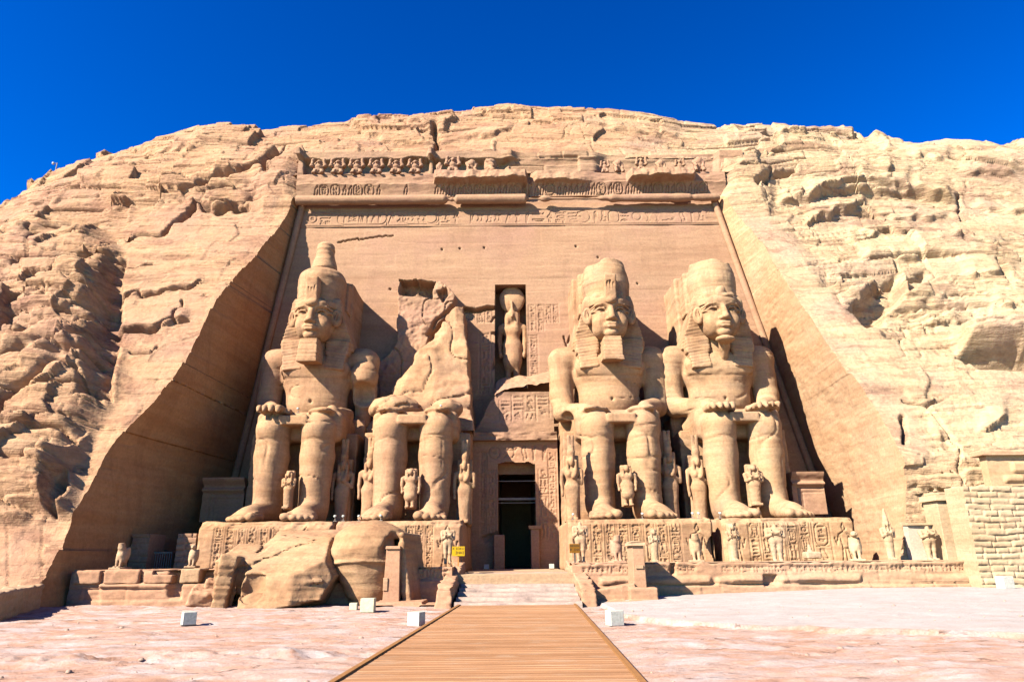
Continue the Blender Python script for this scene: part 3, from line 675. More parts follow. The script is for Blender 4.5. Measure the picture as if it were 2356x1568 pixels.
def inscribe_col(R, u0, u1, v0, v1, seed, sw=0.035, d=0.07, cart=True, lines=True):
    """one column of signs read downwards"""
    r = random.Random(seed); v = v1; w = u1-u0
    if lines:
        R.stroke([(u0-.06*w, v0), (u0-.06*w, v1)], sw*.8, d*.8); R.stroke([(u1+.06*w, v0), (u1+.06*w, v1)], sw*.8, d*.8)
    u0 += .1*w; u1 -= .1*w; w *= .8
    while v > v0+0.3*w:
        k = r.random()
        if cart and k < 0.16 and v-1.9*w > v0:
            L = w*r.uniform(1.6, 2.0); cartouche(R, u0, v-L, u1, v, sw, d, True)
            inscribe_col(R, u0+.12*w, u1-.12*w, v-L+.15*w, v-.2*w, r.randint(0, 9999), sw*.9, d, False, False); v -= L+.2*w
        elif k < 0.55:
            h = w*r.uniform(.24, .4); glyph(R, r.choice(FLAT), u0, v-h, w, h, sw, d); v -= h+.1*w
        else:
            h = w*r.uniform(.6, .9)
            if h > v-v0: h = v-v0
            if r.random() < .5:
                glyph(R, r.choice(TALL), u0, v-h, w*.45, h, sw, d); glyph(R, r.choice(TALL), u0+w*.52, v-h, w*.45, h, sw, d)
            else: glyph(R, r.choice(['bird', 'owl', 'seated', 'scarab', 'disk', 'bee']), u0+.05*w, v-h, w*.9, h, sw, d)
            v -= h+.1*w
def relief_slab(name, R, base, mat, parent=None, depth=1.0, keep=None, lean=0.0, sides=True):
    """front face = height map on the plane through base (x0, y0, z0); H < 0 cuts in (away from -Y viewer); closed box behind"""
    x0, y0, z0 = base
    X = x0+R.U; Z = z0+R.V; Y = y0+lean*R.V-R.H
    nu, nv = X.shape; V = [np.stack([X, Y, Z], -1).reshape(-1, 3)]
    Q = [grid_quads(nu, nv, False, keep)]
    if sides:
        idx = np.arange(nu*nv).reshape(nu, nv)
        loop = np.concatenate([idx[:-1, 0], idx[-1, :-1], idx[:0:-1, -1], idx[0, :0:-1]])
        b = V[0][loop].copy(); b[:, 1] = np.max(Y)+depth
        n0 = len(V[0]); V.append(b); m = len(loop); k = np.arange(m); k2 = (k+1) % m
        # separate ring for crisp edges
        V.append(V[0][loop].copy()); n1 = n0+m
        Q.append(np.stack([n1+k2, n1+k, n0+k, n0+k2], -1))
    return mesh_obj(name, np.concatenate(V), np.concatenate(Q), mat, parent)
def fpx(px, py): return at_on(np.array([px], float), np.array([py], float), F)[0]
# ------------------------------------------------------------------ temple front
temple = thing('temple_facade', 'carved sandstone temple front framed by sloping side walls and a cornice of hieroglyphs', 'temple', (0, 48.3, 0))
CL = [(690, 470), (520, 1150)]; CR = [(1648, 462), (1742, 720)]
_a, _b = fpx(*CL[0]), fpx(*CL[1]); _c, _d = fpx(*CR[0]), fpx(*CR[1])
def XFL(Z): return _b[0]+(_a[0]-_b[0])*(np.asarray(Z)-_b[2])/(_a[2]-_b[2])
def XFR(Z): return _d[0]+(_c[0]-_d[0])*(np.asarray(Z)-_d[2])/(_c[2]-_d[2])
ZB0 = fpx(1170, 519)[2]; ZB1 = fpx(1170, 484)[2]; ZT = fpx(1170, 462)[2]; ZC0 = fpx(1170, 455)[2]; ZC1 = fpx(1170, 427)[2]; ZL = fpx(1170, 405)[2]
NX0, NX1 = fpx(1138, 770)[0], fpx(1210, 770)[0]; NZ0, NZ1 = fpx(1175, 893)[2], fpx(1175, 655)[2]
PX0, PX1, PZ1 = -2.85, 3.05, 9.95                     # doorway block
print('facade', XFL(0), XFL(30), XFR(0), XFR(30), 'Z', ZB0, ZB1, ZT, ZC0, ZC1, ZL, 'niche', NX0, NX1, NZ0, NZ1)
def build_wall():
    R = Relief(-21.5, 21.5, 0.4, ZB1+0.02, 0.066)
    X, Z = R.U, R.V; P = np.stack([X, F(Z), Z], -1); px, py = proj(P)
    # incised line of hieroglyphs under the cornice is a part of its own, this is the plain field
    R.stroke([(XFL(ZB0), ZB0-0.1), (XFR(ZB0), ZB0-0.1)], 0.06, 0.07)
    def f2(pts): q = at_on([p[0] for p in pts], [p[1] for p in pts], F); return [(a[0], a[2]) for a in q]
    # columns of text and the two worshipping figures beside the niche
    for a, b, c, dd, sd in ((1062, 1092, 706, 735, 1), (1098, 1133, 712, 742, 2), (1217, 1250, 700, 762, 3), (1252, 1284, 700, 742, 4), (1102, 1130, 765, 905, 5), (1217, 1236, 770, 870, 6)):
        p0 = fpx(a, dd); p1 = fpx(b, c)
        n = max(1, int(round((p1[0]-p0[0])/0.62)))
        for i in range(n):
            w = (p1[0]-p0[0])/n; inscribe_col(R, p0[0]+i*w+.05, p0[0]+(i+1)*w-.05, p0[2], p1[2], sd*10+i, 0.05, 0.09, False)
    def zz(pts): return f2([(1100+x*0.2752, 600.5+y*0.2752) for x, y in pts])   # from a detail grid
    fig = [[(115, 600), (150, 598), (180, 572), (215, 578), (235, 596), (280, 600), (300, 560), (318, 640)], [(110, 505), (130, 470), (165, 462)], [(120, 600), (150, 615), (205, 625), (262, 618)],
           [(262, 618), (232, 650), (216, 700), (222, 760), (240, 850)], [(150, 620), (165, 700), (150, 800), (120, 900)],
           [(818, 556), (848, 486), (900, 462), (925, 486), (922, 512)], [(925, 512), (915, 545), (880, 560), (845, 590)], [(790, 606), (850, 600), (895, 600), (958, 606), (940, 640), (830, 662)],
           [(790, 606), (770, 630), (738, 705), (715, 630)], [(812, 650), (838, 700), (836, 760), (790, 870)], [(915, 650), (905, 740), (925, 800)]]
    for st in fig: R.stroke(zz([(x, y) for x, y in st]), 0.11, 0.22)
    # long crack and mason holes
    cr = f2([(778, 558), (800, 553), (822, 548), (826, 551), (850, 546), (880, 544), (912, 542)])
    R.stroke([(ua+(ub-ua)*k/4, va+(vb-va)*k/4+0.07*float(noise(ua*3+k*1.7, 2.0, 0, 9))) for (ua, va), (ub, vb) in zip(cr[:-1], cr[1:]) for k in range(4)], 0.075, 0.40)
    for hx, hy in ((1016, 573), (1057, 571), (1113, 569), (1324, 566), (1375, 591), (1466, 651), (897, 664)):
        R.stroke(f2([(hx, hy), (hx+1, hy+1)]), 0.10, 0.25)
    H = R.H
    H += 0.035*fbm(X/3, Z/0.5, 0, 4, 101)+0.012*blocks(X, Z+0.2*noise(X/5, Z/5, 0, 3), 1.1, 8, 102, 0.05, 0.8)
    wx = px+5*fbm(X/0.9, Z/0.9, 0, 3, 111); wy = py+5*fbm(X/0.9, Z/0.9, 4, 3, 112)
    # rough patch where a back slab broke away
    slab = sst(2, -2, sd_poly(wx, wy, [(919, 652), (1004, 653), (1030, 668), (1052, 694), (1046, 716), (1020, 745), (995, 775), (985, 805), (960, 850), (930, 900), (880, 930), (850, 930), (850, 880), (917, 800)]))
    H += slab*(1.15+0.22*fbm(X/1.2, Z/1.2, 0, 4, 113)+0.10*fbm(X/.35, Z/.35, 0, 3, 114)-0.25*np.exp(-(noise(X/1.5, Z/2.2, 0, 116)/.05)**2))
    rec = sst(2, -2, sd_poly(wx, wy, [(923, 655), (960, 657), (966, 668), (960, 692), (925, 690)])) + sst(2, -2, sd_poly(wx, wy, [(966, 660), (1002, 656), (996, 694), (964, 690)])) + .55*sst(2, -2, sd_poly(wx, wy, [(1010, 680), (1030, 676), (1036, 690), (1020, 704)]))
    H -= np.clip(rec, 0, 1)*(1.35+.3*fbm(X/.5, Z/.5, 0, 3, 118))
    lip = sst(2, -2, sd_poly(wx, wy, [(1042, 712), (1068, 708), (1136, 704), (1136, 711), (1075, 720), (1046, 724)])); H -= 0.8*lip
    H -= 0.5*np.exp(-(dist_poly(wx, wy, [(1046, 716), (1012, 742), (990, 780)])/3.5)**2)
    # openings: niche and doorway
    cx = 0.5*(X[1:, 1:]+X[:-1, :-1]); cz = 0.5*(Z[1:, 1:]+Z[:-1, :-1])
    keep = ~((cx > NX0) & (cx < NX1) & (cz > NZ0) & (cz < NZ1)) & ~((cx > PX0+.3) & (cx < PX1-.3) & (cz < PZ1-.5)) & (cx > XFL(cz)-0.3) & (cx < XFR(cz)+0.3)
    Y = F(Z)-H; V = np.stack([X, Y, Z], -1)
    Q = grid_quads(*X.shape, False, keep); V = V.reshape(-1, 3); used = np.zeros(len(V), bool); used[Q.ravel()] = True; rem = np.cumsum(used)-1
    mesh_obj('wall', V[used], rem[Q], M['facade'], temple)
build_wall()
def band_text():
    x0, x1 = XFL(ZB0)+0.15, XFR(ZB0)-0.15
    R = Relief(0, x1-x0, 0, ZB1-ZB0, 0.045); h = ZB1-ZB0
    W_ = x1-x0
    def ux(px): return fpx(px, 500)[0]-x0
    segs = [(706, 778), (892, 930), (1010, 1072), (1074, 1160), (1162, 1258), (1258, 1326), (1360, 1402), (1424, 1560), (1560, 1640)]
    for i, (a, b) in enumerate(segs): inscribe_row(R, ux(a), ux(b), .14*h, .92*h, 300+i, 0.06, 0.14, False)
    cartouche(R, ux(778), .12*h, ux(890), .92*h, 0.06, 0.14, False); inscribe_row(R, ux(790), ux(884), .24*h, .82*h, 340, 0.055, 0.13, False)
    cartouche(R, ux(928), .12*h, ux(1010), .92*h, 0.06, 0.14, False); inscribe_row(R, ux(936), ux(975), .22*h, .84*h, 341, 0.055, 0.13, False)
    R.stroke([(ux(a), b*h) for a, b in ()] or circ(ux(991), .52*h, .36*h), 0.07, 0.16); R.stroke(circ(ux(1342), .52*h, .38*h), 0.07, 0.16, True)
    cartouche(R, ux(1400), .12*h, ux(1424), .92*h, 0.05, 0.12, True)
    R.stroke([(0, .05*h), (W_, .05*h)], 0.05, 0.09); R.stroke([(0, .975*h), (W_, .975*h)], 0.05, 0.09)
    R.H += 0.03*fbm(R.U/2, R.V/0.5, 0, 3, 121)
    relief_slab('hieroglyph_band', R, (x0, F(ZB0)-0.03, ZB0), M['facade'], temple, 0.5, None, 0.09)
band_text()
def roll_moulding():
    """round bar under the cornice, broken to stubs towards its right end"""
    zc = 0.5*(ZB1+ZC0)+0.12; r = 0.5*(ZC0-ZB1)*0.66; x0, x1 = XFL(zc)-0.1, XFR(zc)+0.05
    nu = int((x1-x0)/0.08); U = np.linspace(x0, x1, nu); a = np.radians(np.linspace(-100, 190, 26))
    px = proj(np.stack([U, np.full(nu, F(zc)), np.full(nu, zc)], -1))[0]
    broke = sst(6, -6, np.abs(px-1035+5*noise(U*3, 0, 0, 5))-10)*0.75+sst(1208, 1213, px)*(0.62+0.38*noise(U/0.7, 2.0, 0, 7))*(1-0.7*np.clip(sst(1395, 1405, px)*sst(1590, 1580, px), 0, 1)*(0.5+0.5*np.sign(noise(U/1.7, 5.0, 0, 9)+0.3)))
    rr = r*(1-0.93*np.clip(broke, 0, 1))
    g = 1+0.05*fbm(U[:, None]/0.8, a[None, :]*2, 0, 3, 131)
    R2 = rr[:, None]*g
    # out = towards the viewer
    Y = F(zc)-0.62-R2*np.cos(a)[None, :]; Z = zc+R2*np.sin(a)[None, :]
    X = np.broadcast_to(U[:, None], Y.shape)
    V = np.stack([X, Y, Z], -1).reshape(-1, 3); mesh_obj('roll_moulding', V, grid_quads(nu, len(a)), M['facade'], temple)
    # flat backing strip
    R = Relief(0, x1-x0, 0, ZC0-ZB1, 0.09); R.H = 0.05*fbm(R.U, R.V*2, 0, 3, 133)
    relief_slab('moulding_backing', R, (x0, F(ZB1)+0.0, ZB1), M['facade'], temple, 0.6, None, 0.09)
roll_moulding()
def cornice():
    """inscribed hollow cornice with a heavy lip that has broken away in places"""
    x0, x1 = XFL(ZC0)-0.4, XFR(ZC0)+0.9; zt = ZL-0.1
    R = Relief(0, x1-x0, 0, zt-ZC0, 0.055); h1 = ZC1-ZC0; H = zt-ZC0
    def ux(px): return fpx(px, 440)[0]-x0
    r = random.Random(7)
    for a, b in ((725, 985), (1000, 1200), (1215, 1640)):
        u = ux(a)
        while u < ux(b)-0.4:                      # royal rings between rows of rearing cobras
            k = r.random(); d = 0.13
            if a == 725 and u > ux(870) and k < .45: u += .6; continue
            if k < .3: cartouche(R, u, .12*h1, u+.75, .9*h1, .05, d, True); inscribe_col(R, u+.12, u+.63, .18*h1, .82*h1, r.randint(0, 999), .04, d*.8, False, False); u += .95
            else:
                R.stroke([(u+.05, .1*h1), (u+.12, .6*h1), (u+.3, .85*h1), (u+.33, .5*h1), (u+.25, .1*h1)], .05, d); u += .48
    text = R.H.copy(); v = R.V/H
    px, py = proj(np.stack([R.U+x0, F(ZC0+R.V), ZC0+R.V], -1))
    prof = 0.12+0.36*np.clip(R.V/h1, 0, 1)**2                 # hollow leaning outwards
    lip = np.where(R.V > h1*0.98, 1.0, 0.0)
    wx = px+4*fbm(R.U/.6, R.V/.6, 0, 3, 141)
    jut = sst(1000, 1004, wx)*sst(1212, 1208, wx)*1.35+sst(1222, 1235, wx)*sst(1395, 1300, wx)*0.75+sst(1438, 1450, wx)*sst(1596, 1585, wx)*1.55
    base = 0.40+.10*fbm(R.U/1.5, R.V/.5, 0, 3, 148)
    R.H = np.where(R.V > h1*0.95, 0, text)+prof*(R.V <= h1)+(R.V > h1)*(base+jut*(1-0.25*(R.V-h1)/(H-h1)))
    t = sst(h1*0.93, h1*1.0, R.V+0.12*fbm(R.U/.8, 0.0, 0, 3, 143))
    R.H = (text+prof)*(1-t)+t*(base+jut*(0.72+0.22*fbm(R.U/.7, R.V, 0, 3, 144))*(1-0.35*np.clip((R.V-h1)/(H-h1), 0, 1)))
    R.H -= 0.5*np.exp(-((wx-1205)/5)**2)*(1-t)+0.3*np.exp(-((wx-1217)/4)**2)
    R.H += 0.05*fbm(R.U/.8, R.V/.3, 0, 4, 145)
    relief_slab('cornice', R, (x0, F(ZC0)-0.10, ZC0), M['facade'], temple, 2.5, None, 0.05)
    return x0, x1, zt
CX0, CX1, CZT = cornice()
def baboon_ledge():
    """the shelf and back wall of the frieze of baboons"""
    x0, x1 = CX0-0.4, CX1+2.2; h = ZK-CZT+0.5
    R = Relief(0, x1-x0, 0, h, 0.09); px, py = proj(np.stack([R.U+x0, F(CZT+R.V)+1.0, CZT+R.V], -1))
    rough = sst(1150, 1180, px)*sst(1400, 1360, px)
    R.H = 0.10*fbm(R.U/1.5, R.V/.6, 0, 4, 151)+rough*(0.7+0.25*blocks(R.U, R.V, .8, 3, 153))+sst(985, 990, px)*sst(1003, 996, px)*0.6+0.8*sst(708, 702, px)+0.7*sst(1640, 1650, px)
    R.H += 0.9*sst(h-0.75, h-0.65, R.V+0.15*noise(R.U*.8, 0, 0, 4))*(1-0.9*sst(1150, 1200, px))
    relief_slab('baboon_band', R, (x0, F(CZT)+1.25, CZT-0.05), M['dressed'], temple, 1.0, None, 0.05)
    mb = MB(); nx = 160; xs = np.linspace(x0, x1, nx)
    V, Fq = [], []
    for i, x in enumerate(xs):
        j = 0.08*float(noise(x*1.3, 0.5, 0, 3))
        V += [(x, F(CZT)-0.55+j, CZT+0.02), (x, F(CZT)+0.3, CZT+0.10+j), (x, F(CZT)+2.2, CZT+0.12)]
    for i in range(nx-1):
        for k in range(2): Fq.append((i*3+k, (i+1)*3+k, (i+1)*3+k+1, i*3+k+1))
    mb.add(V, Fq); mb.build('ledge', M['dressed'], temple)
baboon_ledge()
# ------------------------------------------------------------------ side walls of the recess
def side_wall(E, XF, sgn, name, label):
    Zr = E[:, 2]; n = 90
    m = Zr < 31.0; E = E[m]; nz = len(E)
    inner = np.stack([XF(E[:, 2]*0+np.clip(E[:, 2], -1, 40)), F(E[:, 2])+0.25, E[:, 2]], -1)
    t = np.linspace(0, 1, n)[None, :, None]
    P = E[:, None, :]*(1-t)+inner[:, None, :]*t
    X, Y, Z = P[..., 0], P[..., 1], P[..., 2]; tt = t[..., 0]
    env = np.sin(np.pi*np.clip(tt, 0, 1))**0.4*(tt > 0)
    d = 0.10*fbm(Y/2.5, Z/2.0, 0, 4, 161)+0.05*blocks(Y, Z+0.35*Y*sgn*-1, 1.9, 9, 163, 0.05, 0.5)*.15+0.03*fbm(Y/.5, Z/.25, 0, 3, 165)
    if sgn < 0:                                        # carved stela outline on the shaded wall
        d -= 0.10*np.exp(-((Y-36.9)/0.05)**2)*((Z > 2.2) & (Z < 6.6))+0.10*np.exp(-((Z-6.6)/0.05)**2)*((Y > 32.5) & (Y < 36.9))+0.08*np.exp(-((Z-8.0)/0.06)**2)*((Y > 33.5) & (Y < 37.9))
        d -= 0.45*np.exp(-(((Y-33.6)/0.35)**2+((Z-5.1)/0.28)**2))
    P[..., 0] += -sgn*d*env
    mesh_obj(name, P.reshape(-1, 3), grid_quads(nz, n, sgn > 0), M['side'], temple)
side_wall(EL, XFL, -1, 'side_wall', '')
side_wall(ER, XFR, 1, 'side_wall', '')
def corner_roll(XF, sgn):
    zz = np.linspace(0.5, ZC0-0.2, 60); mb = MB()
    mb.tube([(float(XF(z))-sgn*0.28, float(F(z))-0.12, z) for z in zz], 0.26, 12); mb.build('corner_moulding', M['facade'], temple, True)
corner_roll(XFL, -1); corner_roll(XFR, 1)
# ------------------------------------------------------------------ niche, doorway, floor
def niche():
    mb = MB(); d = 2.3
    x0, x1, z0, z1 = NX0-.05, NX1+.05, NZ0-.05, NZ1+.05; yf0, yf1 = float(F(z0)), float(F(z1)); yb = yf0+d
    V = [(x0, yf0, z0), (x1, yf0, z0), (x1, yf1, z1), (x0, yf1, z1), (x0, yb, z0), (x1, yb, z0), (x1, yb+.5, z1), (x0, yb+.5, z1)]
    mb.add(V, [(4, 5, 6, 7), (0, 4, 7, 3), (1, 2, 6, 5), (3, 7, 6, 2), (0, 1, 5, 4)]); mb.build('niche', M['facade'], temple)
niche()
YP = 46.9                                             # front of the doorway block
FLOOR_Z = 1.25
DX0, DX1 = at(1146, 1200, YP)[0], at(1233, 1200, YP)[0]; DZ1 = at(1190, 1064, YP)[2]
def doorway():
    door = mesh_root = None
    R = Relief(0, PX1-PX0, 0, PZ1-FLOOR_Z+0.3, 0.055); X = R.U+PX0; Z = R.V+FLOOR_Z-0.3
    def box_text(a, b, c, d, sd, n=1, w=.05):
        p0, p1 = at(a, d, YP), at(b, c, YP)
        for i in range(n):
            ww = (p1[0]-p0[0])/n; inscribe_col(R, p0[0]-PX0+i*ww+.03, p0[0]-PX0+(i+1)*ww-.03, p0[2]-FLOOR_Z+.3, p1[2]-FLOOR_Z+.3, sd+i, w, .07, True)
    box_text(1241, 1262, 1080, 1235, 20); box_text(1264, 1278, 1040, 1240, 23); box_text(1122, 1140, 1080, 1240, 26); box_text(1104, 1119, 1040, 1240, 28)
    p0, p1 = at(1120, 1060, YP), at(1270, 1020, YP); inscribe_row(R, p0[0]-PX0, p1[0]-PX0, p0[2]-FLOOR_Z+.3, p1[2]-FLOOR_Z+.3, 29, .05, .08)
    R.H += 0.05*fbm(R.U/1.2, R.V/.5, 0, 4, 171)
    px, py = proj(np.stack([X, np.full_like(X, YP), Z], -1))
    R.H -= 0.25*sst(3, -3, sd_poly(px+3*noise(X*3, Z*3), py+3*noise(X*3, Z*3, 4), [(1108, 1235), (1145, 1222), (1144, 1232), (1115, 1248)]))
    cx = 0.5*(X[1:, 1:]+X[:-1, :-1]); cz = 0.5*(Z[1:, 1:]+Z[:-1, :-1])
    keep = ~((cx > DX0) & (cx < DX1) & (cz < DZ1+0.12*noise(cx*2, 3.0, 0, 4)) & (cz > FLOOR_Z-.2))
    dw = relief_slab('doorway', R, (PX0, YP, FLOOR_Z-0.3), M['pink'], temple, 1.6, keep)
    # passage behind the opening
    mb = MB(); x0, x1, z0, z1 = DX0-.03, DX1+.03, FLOOR_Z, DZ1+.15; y0, y1 = YP+.02, YP+14
    V = [(x0, y0, z0), (x1, y0, z0), (x1, y0, z1), (x0, y0, z1), (x0, y1, z0), (x1, y1, z0), (x1, y1, z1), (x0, y1, z1)]
    mb.add(V, [(4, 5, 6, 7), (0, 4, 7, 3), (1, 2, 6, 5), (3, 7, 6, 2), (0, 1, 5, 4)]); mb.build('passage', M['pink'], dw)
    # bars across the top of the opening
    for py_, h in ((1076, .75), (1106, .05), (1147, .16), (1156, .05)):
        z = at(1190, py_, YP+.9)[2]; mb = MB(); mb.box((DX0-.1, YP+.8+(.5 if h > .5 else 0), z-h/2), (DX1+.1, YP+.95+(.6 if h > .5 else 0), z+h/2)); mb.build('lintel' if h > .5 else 'crossbar', M['pink'] if h > .5 else M['iron'], dw)
    # low jamb slabs inside the opening
    for a, b, t, cap in ((1136, 1160, 1229, False), (1222, 1240, 1216, True)):
        p0, p1 = at(a, 1300, YP-.5), at(b, t, YP-.5); mb = MB()
        mb.box((p0[0], YP-.55, FLOOR_Z-.05), (p1[0], YP+.9, p1[2]))
        if cap: mb.box((p0[0]-.12, YP-.65, p1[2]), (p1[0]+.1, YP+1.0, p1[2]+.22), -.06)
        mb.build('jamb', M['pink'], dw, bevel=.03)
    # ledge over the block, chipped
    R = Relief(0, PX1-PX0-0.04, 0, 0.55, 0.07); R.H = 0.18*fbm(R.U/.7, R.V/.25, 0, 4, 175)+0.1; relief_slab('ledge', R, (PX0+0.02, YP-0.35, PZ1-0.35), M['facade'], dw, 0.6)
    # wall piece between ledge and niche with a broken rubble top
    yw = YP+0.55; p0, p1 = at(1092, 1003, yw), at(1272, 905, yw)
    R = Relief(0, p1[0]-p0[0], 0, p1[2]-p0[2]+.3, 0.055)
    for i, (a, b, c, d) in enumerate(((1150, 1176, 915, 960), (1178, 1204, 905, 965), (1206, 1232, 905, 962), (1234, 1262, 905, 955))):
        q0, q1 = at(a, d, yw), at(b, c, yw); inscribe_col(R, q0[0]-p0[0], q1[0]-p0[0], q0[2]-p0[2], q1[2]-p0[2], 60+i, .05, .07)
    px, py = proj(np.stack([R.U+p0[0], np.full_like(R.U, yw), R.V+p0[2]], -1))
    R.H += 0.08*fbm(R.U/1.2, R.V/.5, 0, 4, 177)
    top = np.interp(px+4*noise(R.U*2, 0.0, 0, 4), [1092, 1128, 1140, 1160, 1275], [985, 925, 903, 893, 880]); cut = py < top
    k = ~(cut[1:, 1:] & cut[:-1, :-1])
    relief_slab('broken_wall', R, (p0[0], yw, p0[2]-.15), M['facade'], temple, 0.1, k, sides=False)
    # sloping bright top of that wall up to the niche floor
    n = 60; xs = np.linspace(at(1138, 890, yw)[0], at(1275, 880, yw)[0], n); m = 24; V = []
    for x in xs:
        pxx = proj(np.array([x, yw, 13.]))[0]; zt = at(pxx, float(np.interp(pxx, [1092, 1128, 1140, 1160, 1275], [985, 925, 903, 893, 880])), yw)[2]
        for t in np.linspace(0, 1, m): V.append((x, yw-.1+t*2.2, zt-.05+t*1.35+.22*float(fbm(x/.6, t*3, 0, 3, 179))))
    mesh_obj('rubble_slope', np.array(V), grid_quads(n, m), M['facade'], temple)
doorway()
# ------------------------------------------------------------------ seated colossi (local axes: x right, y away from viewer, z up from the plinth)
YS = 41.0
PT = 3.92
def head_volume():
    v = Vol((-2.2, 1.2, 11.6), (2.2, 5.2, 15.6), 0.045)
    v.ell((0, 3.7, 14.1), (1.46, 1.6, 1.75), k=.1)
    v.ell((0, 3.15, 13.30), (1.19, 1.12, 1.28), k=.35)
    for s in (-1, 1):
        v.ell((s*.60, 3.0, 12.72), (.48, .70, .46), k=.35)
        v.ell((s*.70, 2.52, 13.18), (.46, .40, .46), k=.3)
    v.ell((0, 2.28, 12.30), (.46, .42, .34), k=.20)
    v.ell((0, 2.42, 14.62), (1.05, .55, .5), k=.3)
    for s in (-1, 1):
        v.ell((s*.66, 1.96, 13.99), (.50, .46, .27), rotm(0, s*-3, 0), .08, 's')
        v.ell((s*.66, 2.58, 13.96), (.43, .28, .20), None, .02)
        for a, b in (((.26, 2.27, 13.93), (.48, 2.17, 14.13)), ((.48, 2.17, 14.13), (.78, 2.22, 14.14)), ((.78, 2.22, 14.14), (1.12, 2.52, 13.98)), ((1.12, 2.52, 13.98), (1.36, 2.82, 13.96))):
            v.cap((s*a[0], a[1], a[2]), (s*b[0], b[1], b[2]), .065, .06, .03)
        v.cap((s*.28, 2.22, 13.90), (s*.62, 2.22, 13.79), .04, .04, .04); v.cap((s*.62, 2.22, 13.79), (s*1.08, 2.50, 13.92), .04, .04, .04)
        for a, b in (((.20, 2.02, 14.30), (.55, 2.04, 14.43)), ((.55, 2.04, 14.43), (.95, 2.24, 14.38)), ((.95, 2.24, 14.38), (1.3, 2.62, 14.22))):
            v.cap((s*a[0], a[1], a[2]), (s*b[0], b[1], b[2]), .075, .06, .06)
    v.cap((0, 2.12, 14.30), (0, 1.78, 13.38), .17, .23, .14)
    v.ell((0, 1.72, 13.28), (.25, .24, .19), None, .08)
    for s in (-1, 1):
        v.ell((s*.24, 1.93, 13.24), (.17, .20, .15), None, .06); v.ell((s*.13, 1.70, 13.10), (.07, .09, .06), None, .03, 's')
    v.ell((0, 2.10, 12.80), (.52, .34, .32), None, .15)
    v.cap((-.22, 1.82, 12.88), (.22, 1.82, 12.88), .095, .095, .06); v.cap((-.22, 1.82, 12.88), (-.47, 1.98, 12.82), .085, .03, .06); v.cap((.22, 1.82, 12.88), (.47, 1.98, 12.82), .085, .03, .06)
    v.cap((-.18, 1.86, 12.66), (.18, 1.86, 12.66), .115, .115, .06); v.cap((-.18, 1.86, 12.66), (-.42, 2.00, 12.75), .09, .03, .06); v.cap((.18, 1.86, 12.66), (.42, 2.00, 12.75), .09, .03, .06)
    v.cap((-.52, 1.93, 12.79), (-.25, 1.73, 12.765), .04, .03, .03, 's'); v.cap((.52, 1.93, 12.79), (.25, 1.73, 12.765), .04, .03, .03, 's'); v.cap((-.25, 1.73, 12.765), (.25, 1.73, 12.765), .03, .03, .03, 's')
    v.cap((0, 1.78, 13.08), (0, 1.74, 12.98), .05, .05, .05, 's')
    v.cap((-.32, 1.86, 12.50), (.32, 1.86, 12.50), .05, .05, .08, 's')
    for s in (-1, 1):                                  # ears stand out and face forward
        r = rotm(0, 0, s*28)
        v.ell((s*1.52, 2.98, 13.82), (.38, .20, .66), r, .05)
        v.ell((s*1.56, 2.74, 13.92), (.25, .20, .46), r, .03, 's')
        v.cap((s*1.46, 2.84, 13.55), (s*1.56, 2.86, 14.12), .07, .05, .03)
        v.ell((s*1.44, 2.95, 13.32), (.17, .14, .17), None, .06)
    v.rough(.018, .5, 201)
    return v.mesh()
def headcloth_volume(seed):
    v = Vol((-3.4, 1.6, 9.9), (3.4, 6.2, 16.2), 0.06)
    zs, ws, fs = [10.0, 12.1, 12.5, 13.4, 14.4, 15.2, 15.8], [2.35, 2.48, 2.48, 2.16, 1.84, 1.64, 1.5], [4.2, 3.95, 3.75, 3.45, 3.25, 3.0, 3.2]
    def wings(X, Y, Z):
        w = np.interp(Z, zs, ws); f = np.interp(Z, zs, fs)
        q = np.maximum(np.maximum((np.abs(X)-w)*.85, (f+0.10*np.maximum(np.abs(X)-1.2, 0)-Y)), np.maximum(Y-5.9, 12.15-Z-0.25*np.abs(np.abs(X)-2)))
        return np.maximum(q, Z-15.6)
    v.put(wings, (-3, 2.9, 12), (3, 6, 15.7))
    v.cap((-1.0, 3.55, 15.0), (1.0, 3.55, 15.0), .7, .7, .3)
    for s in (-1, 1): v.box((s*1.50, 3.86, 11.55), (.66, .40, 1.05), .06, rotm(-9, s*6, 0), .15); v.box((s*1.5, 4.1, 12.2), (.8, .6, .5), .1, None, .2)
    def ring(X, Y, Z):                                 # browband
        k0 = np.sqrt((X/1.56)**2+((Y-3.72)/1.72)**2)
        return np.maximum((k0-1)*1.5, np.abs(Z-14.98)-.24)
    v.put(ring, (-1.6, 1.9, 14.7), (1.6, 5.5, 15.3), .03)
    def stripes(X, Y, Z): return 0.016*np.sin((Z+0.16*np.abs(X))*2*np.pi/0.22)*(np.abs(Z-14.98) > .3)
    v.put(stripes, (-3.4, 2.2, 9.9), (3.4, 4.6, 14.7), 0, 'd')
    v.rough(.05, .9, seed, .03)
    return v.mesh()
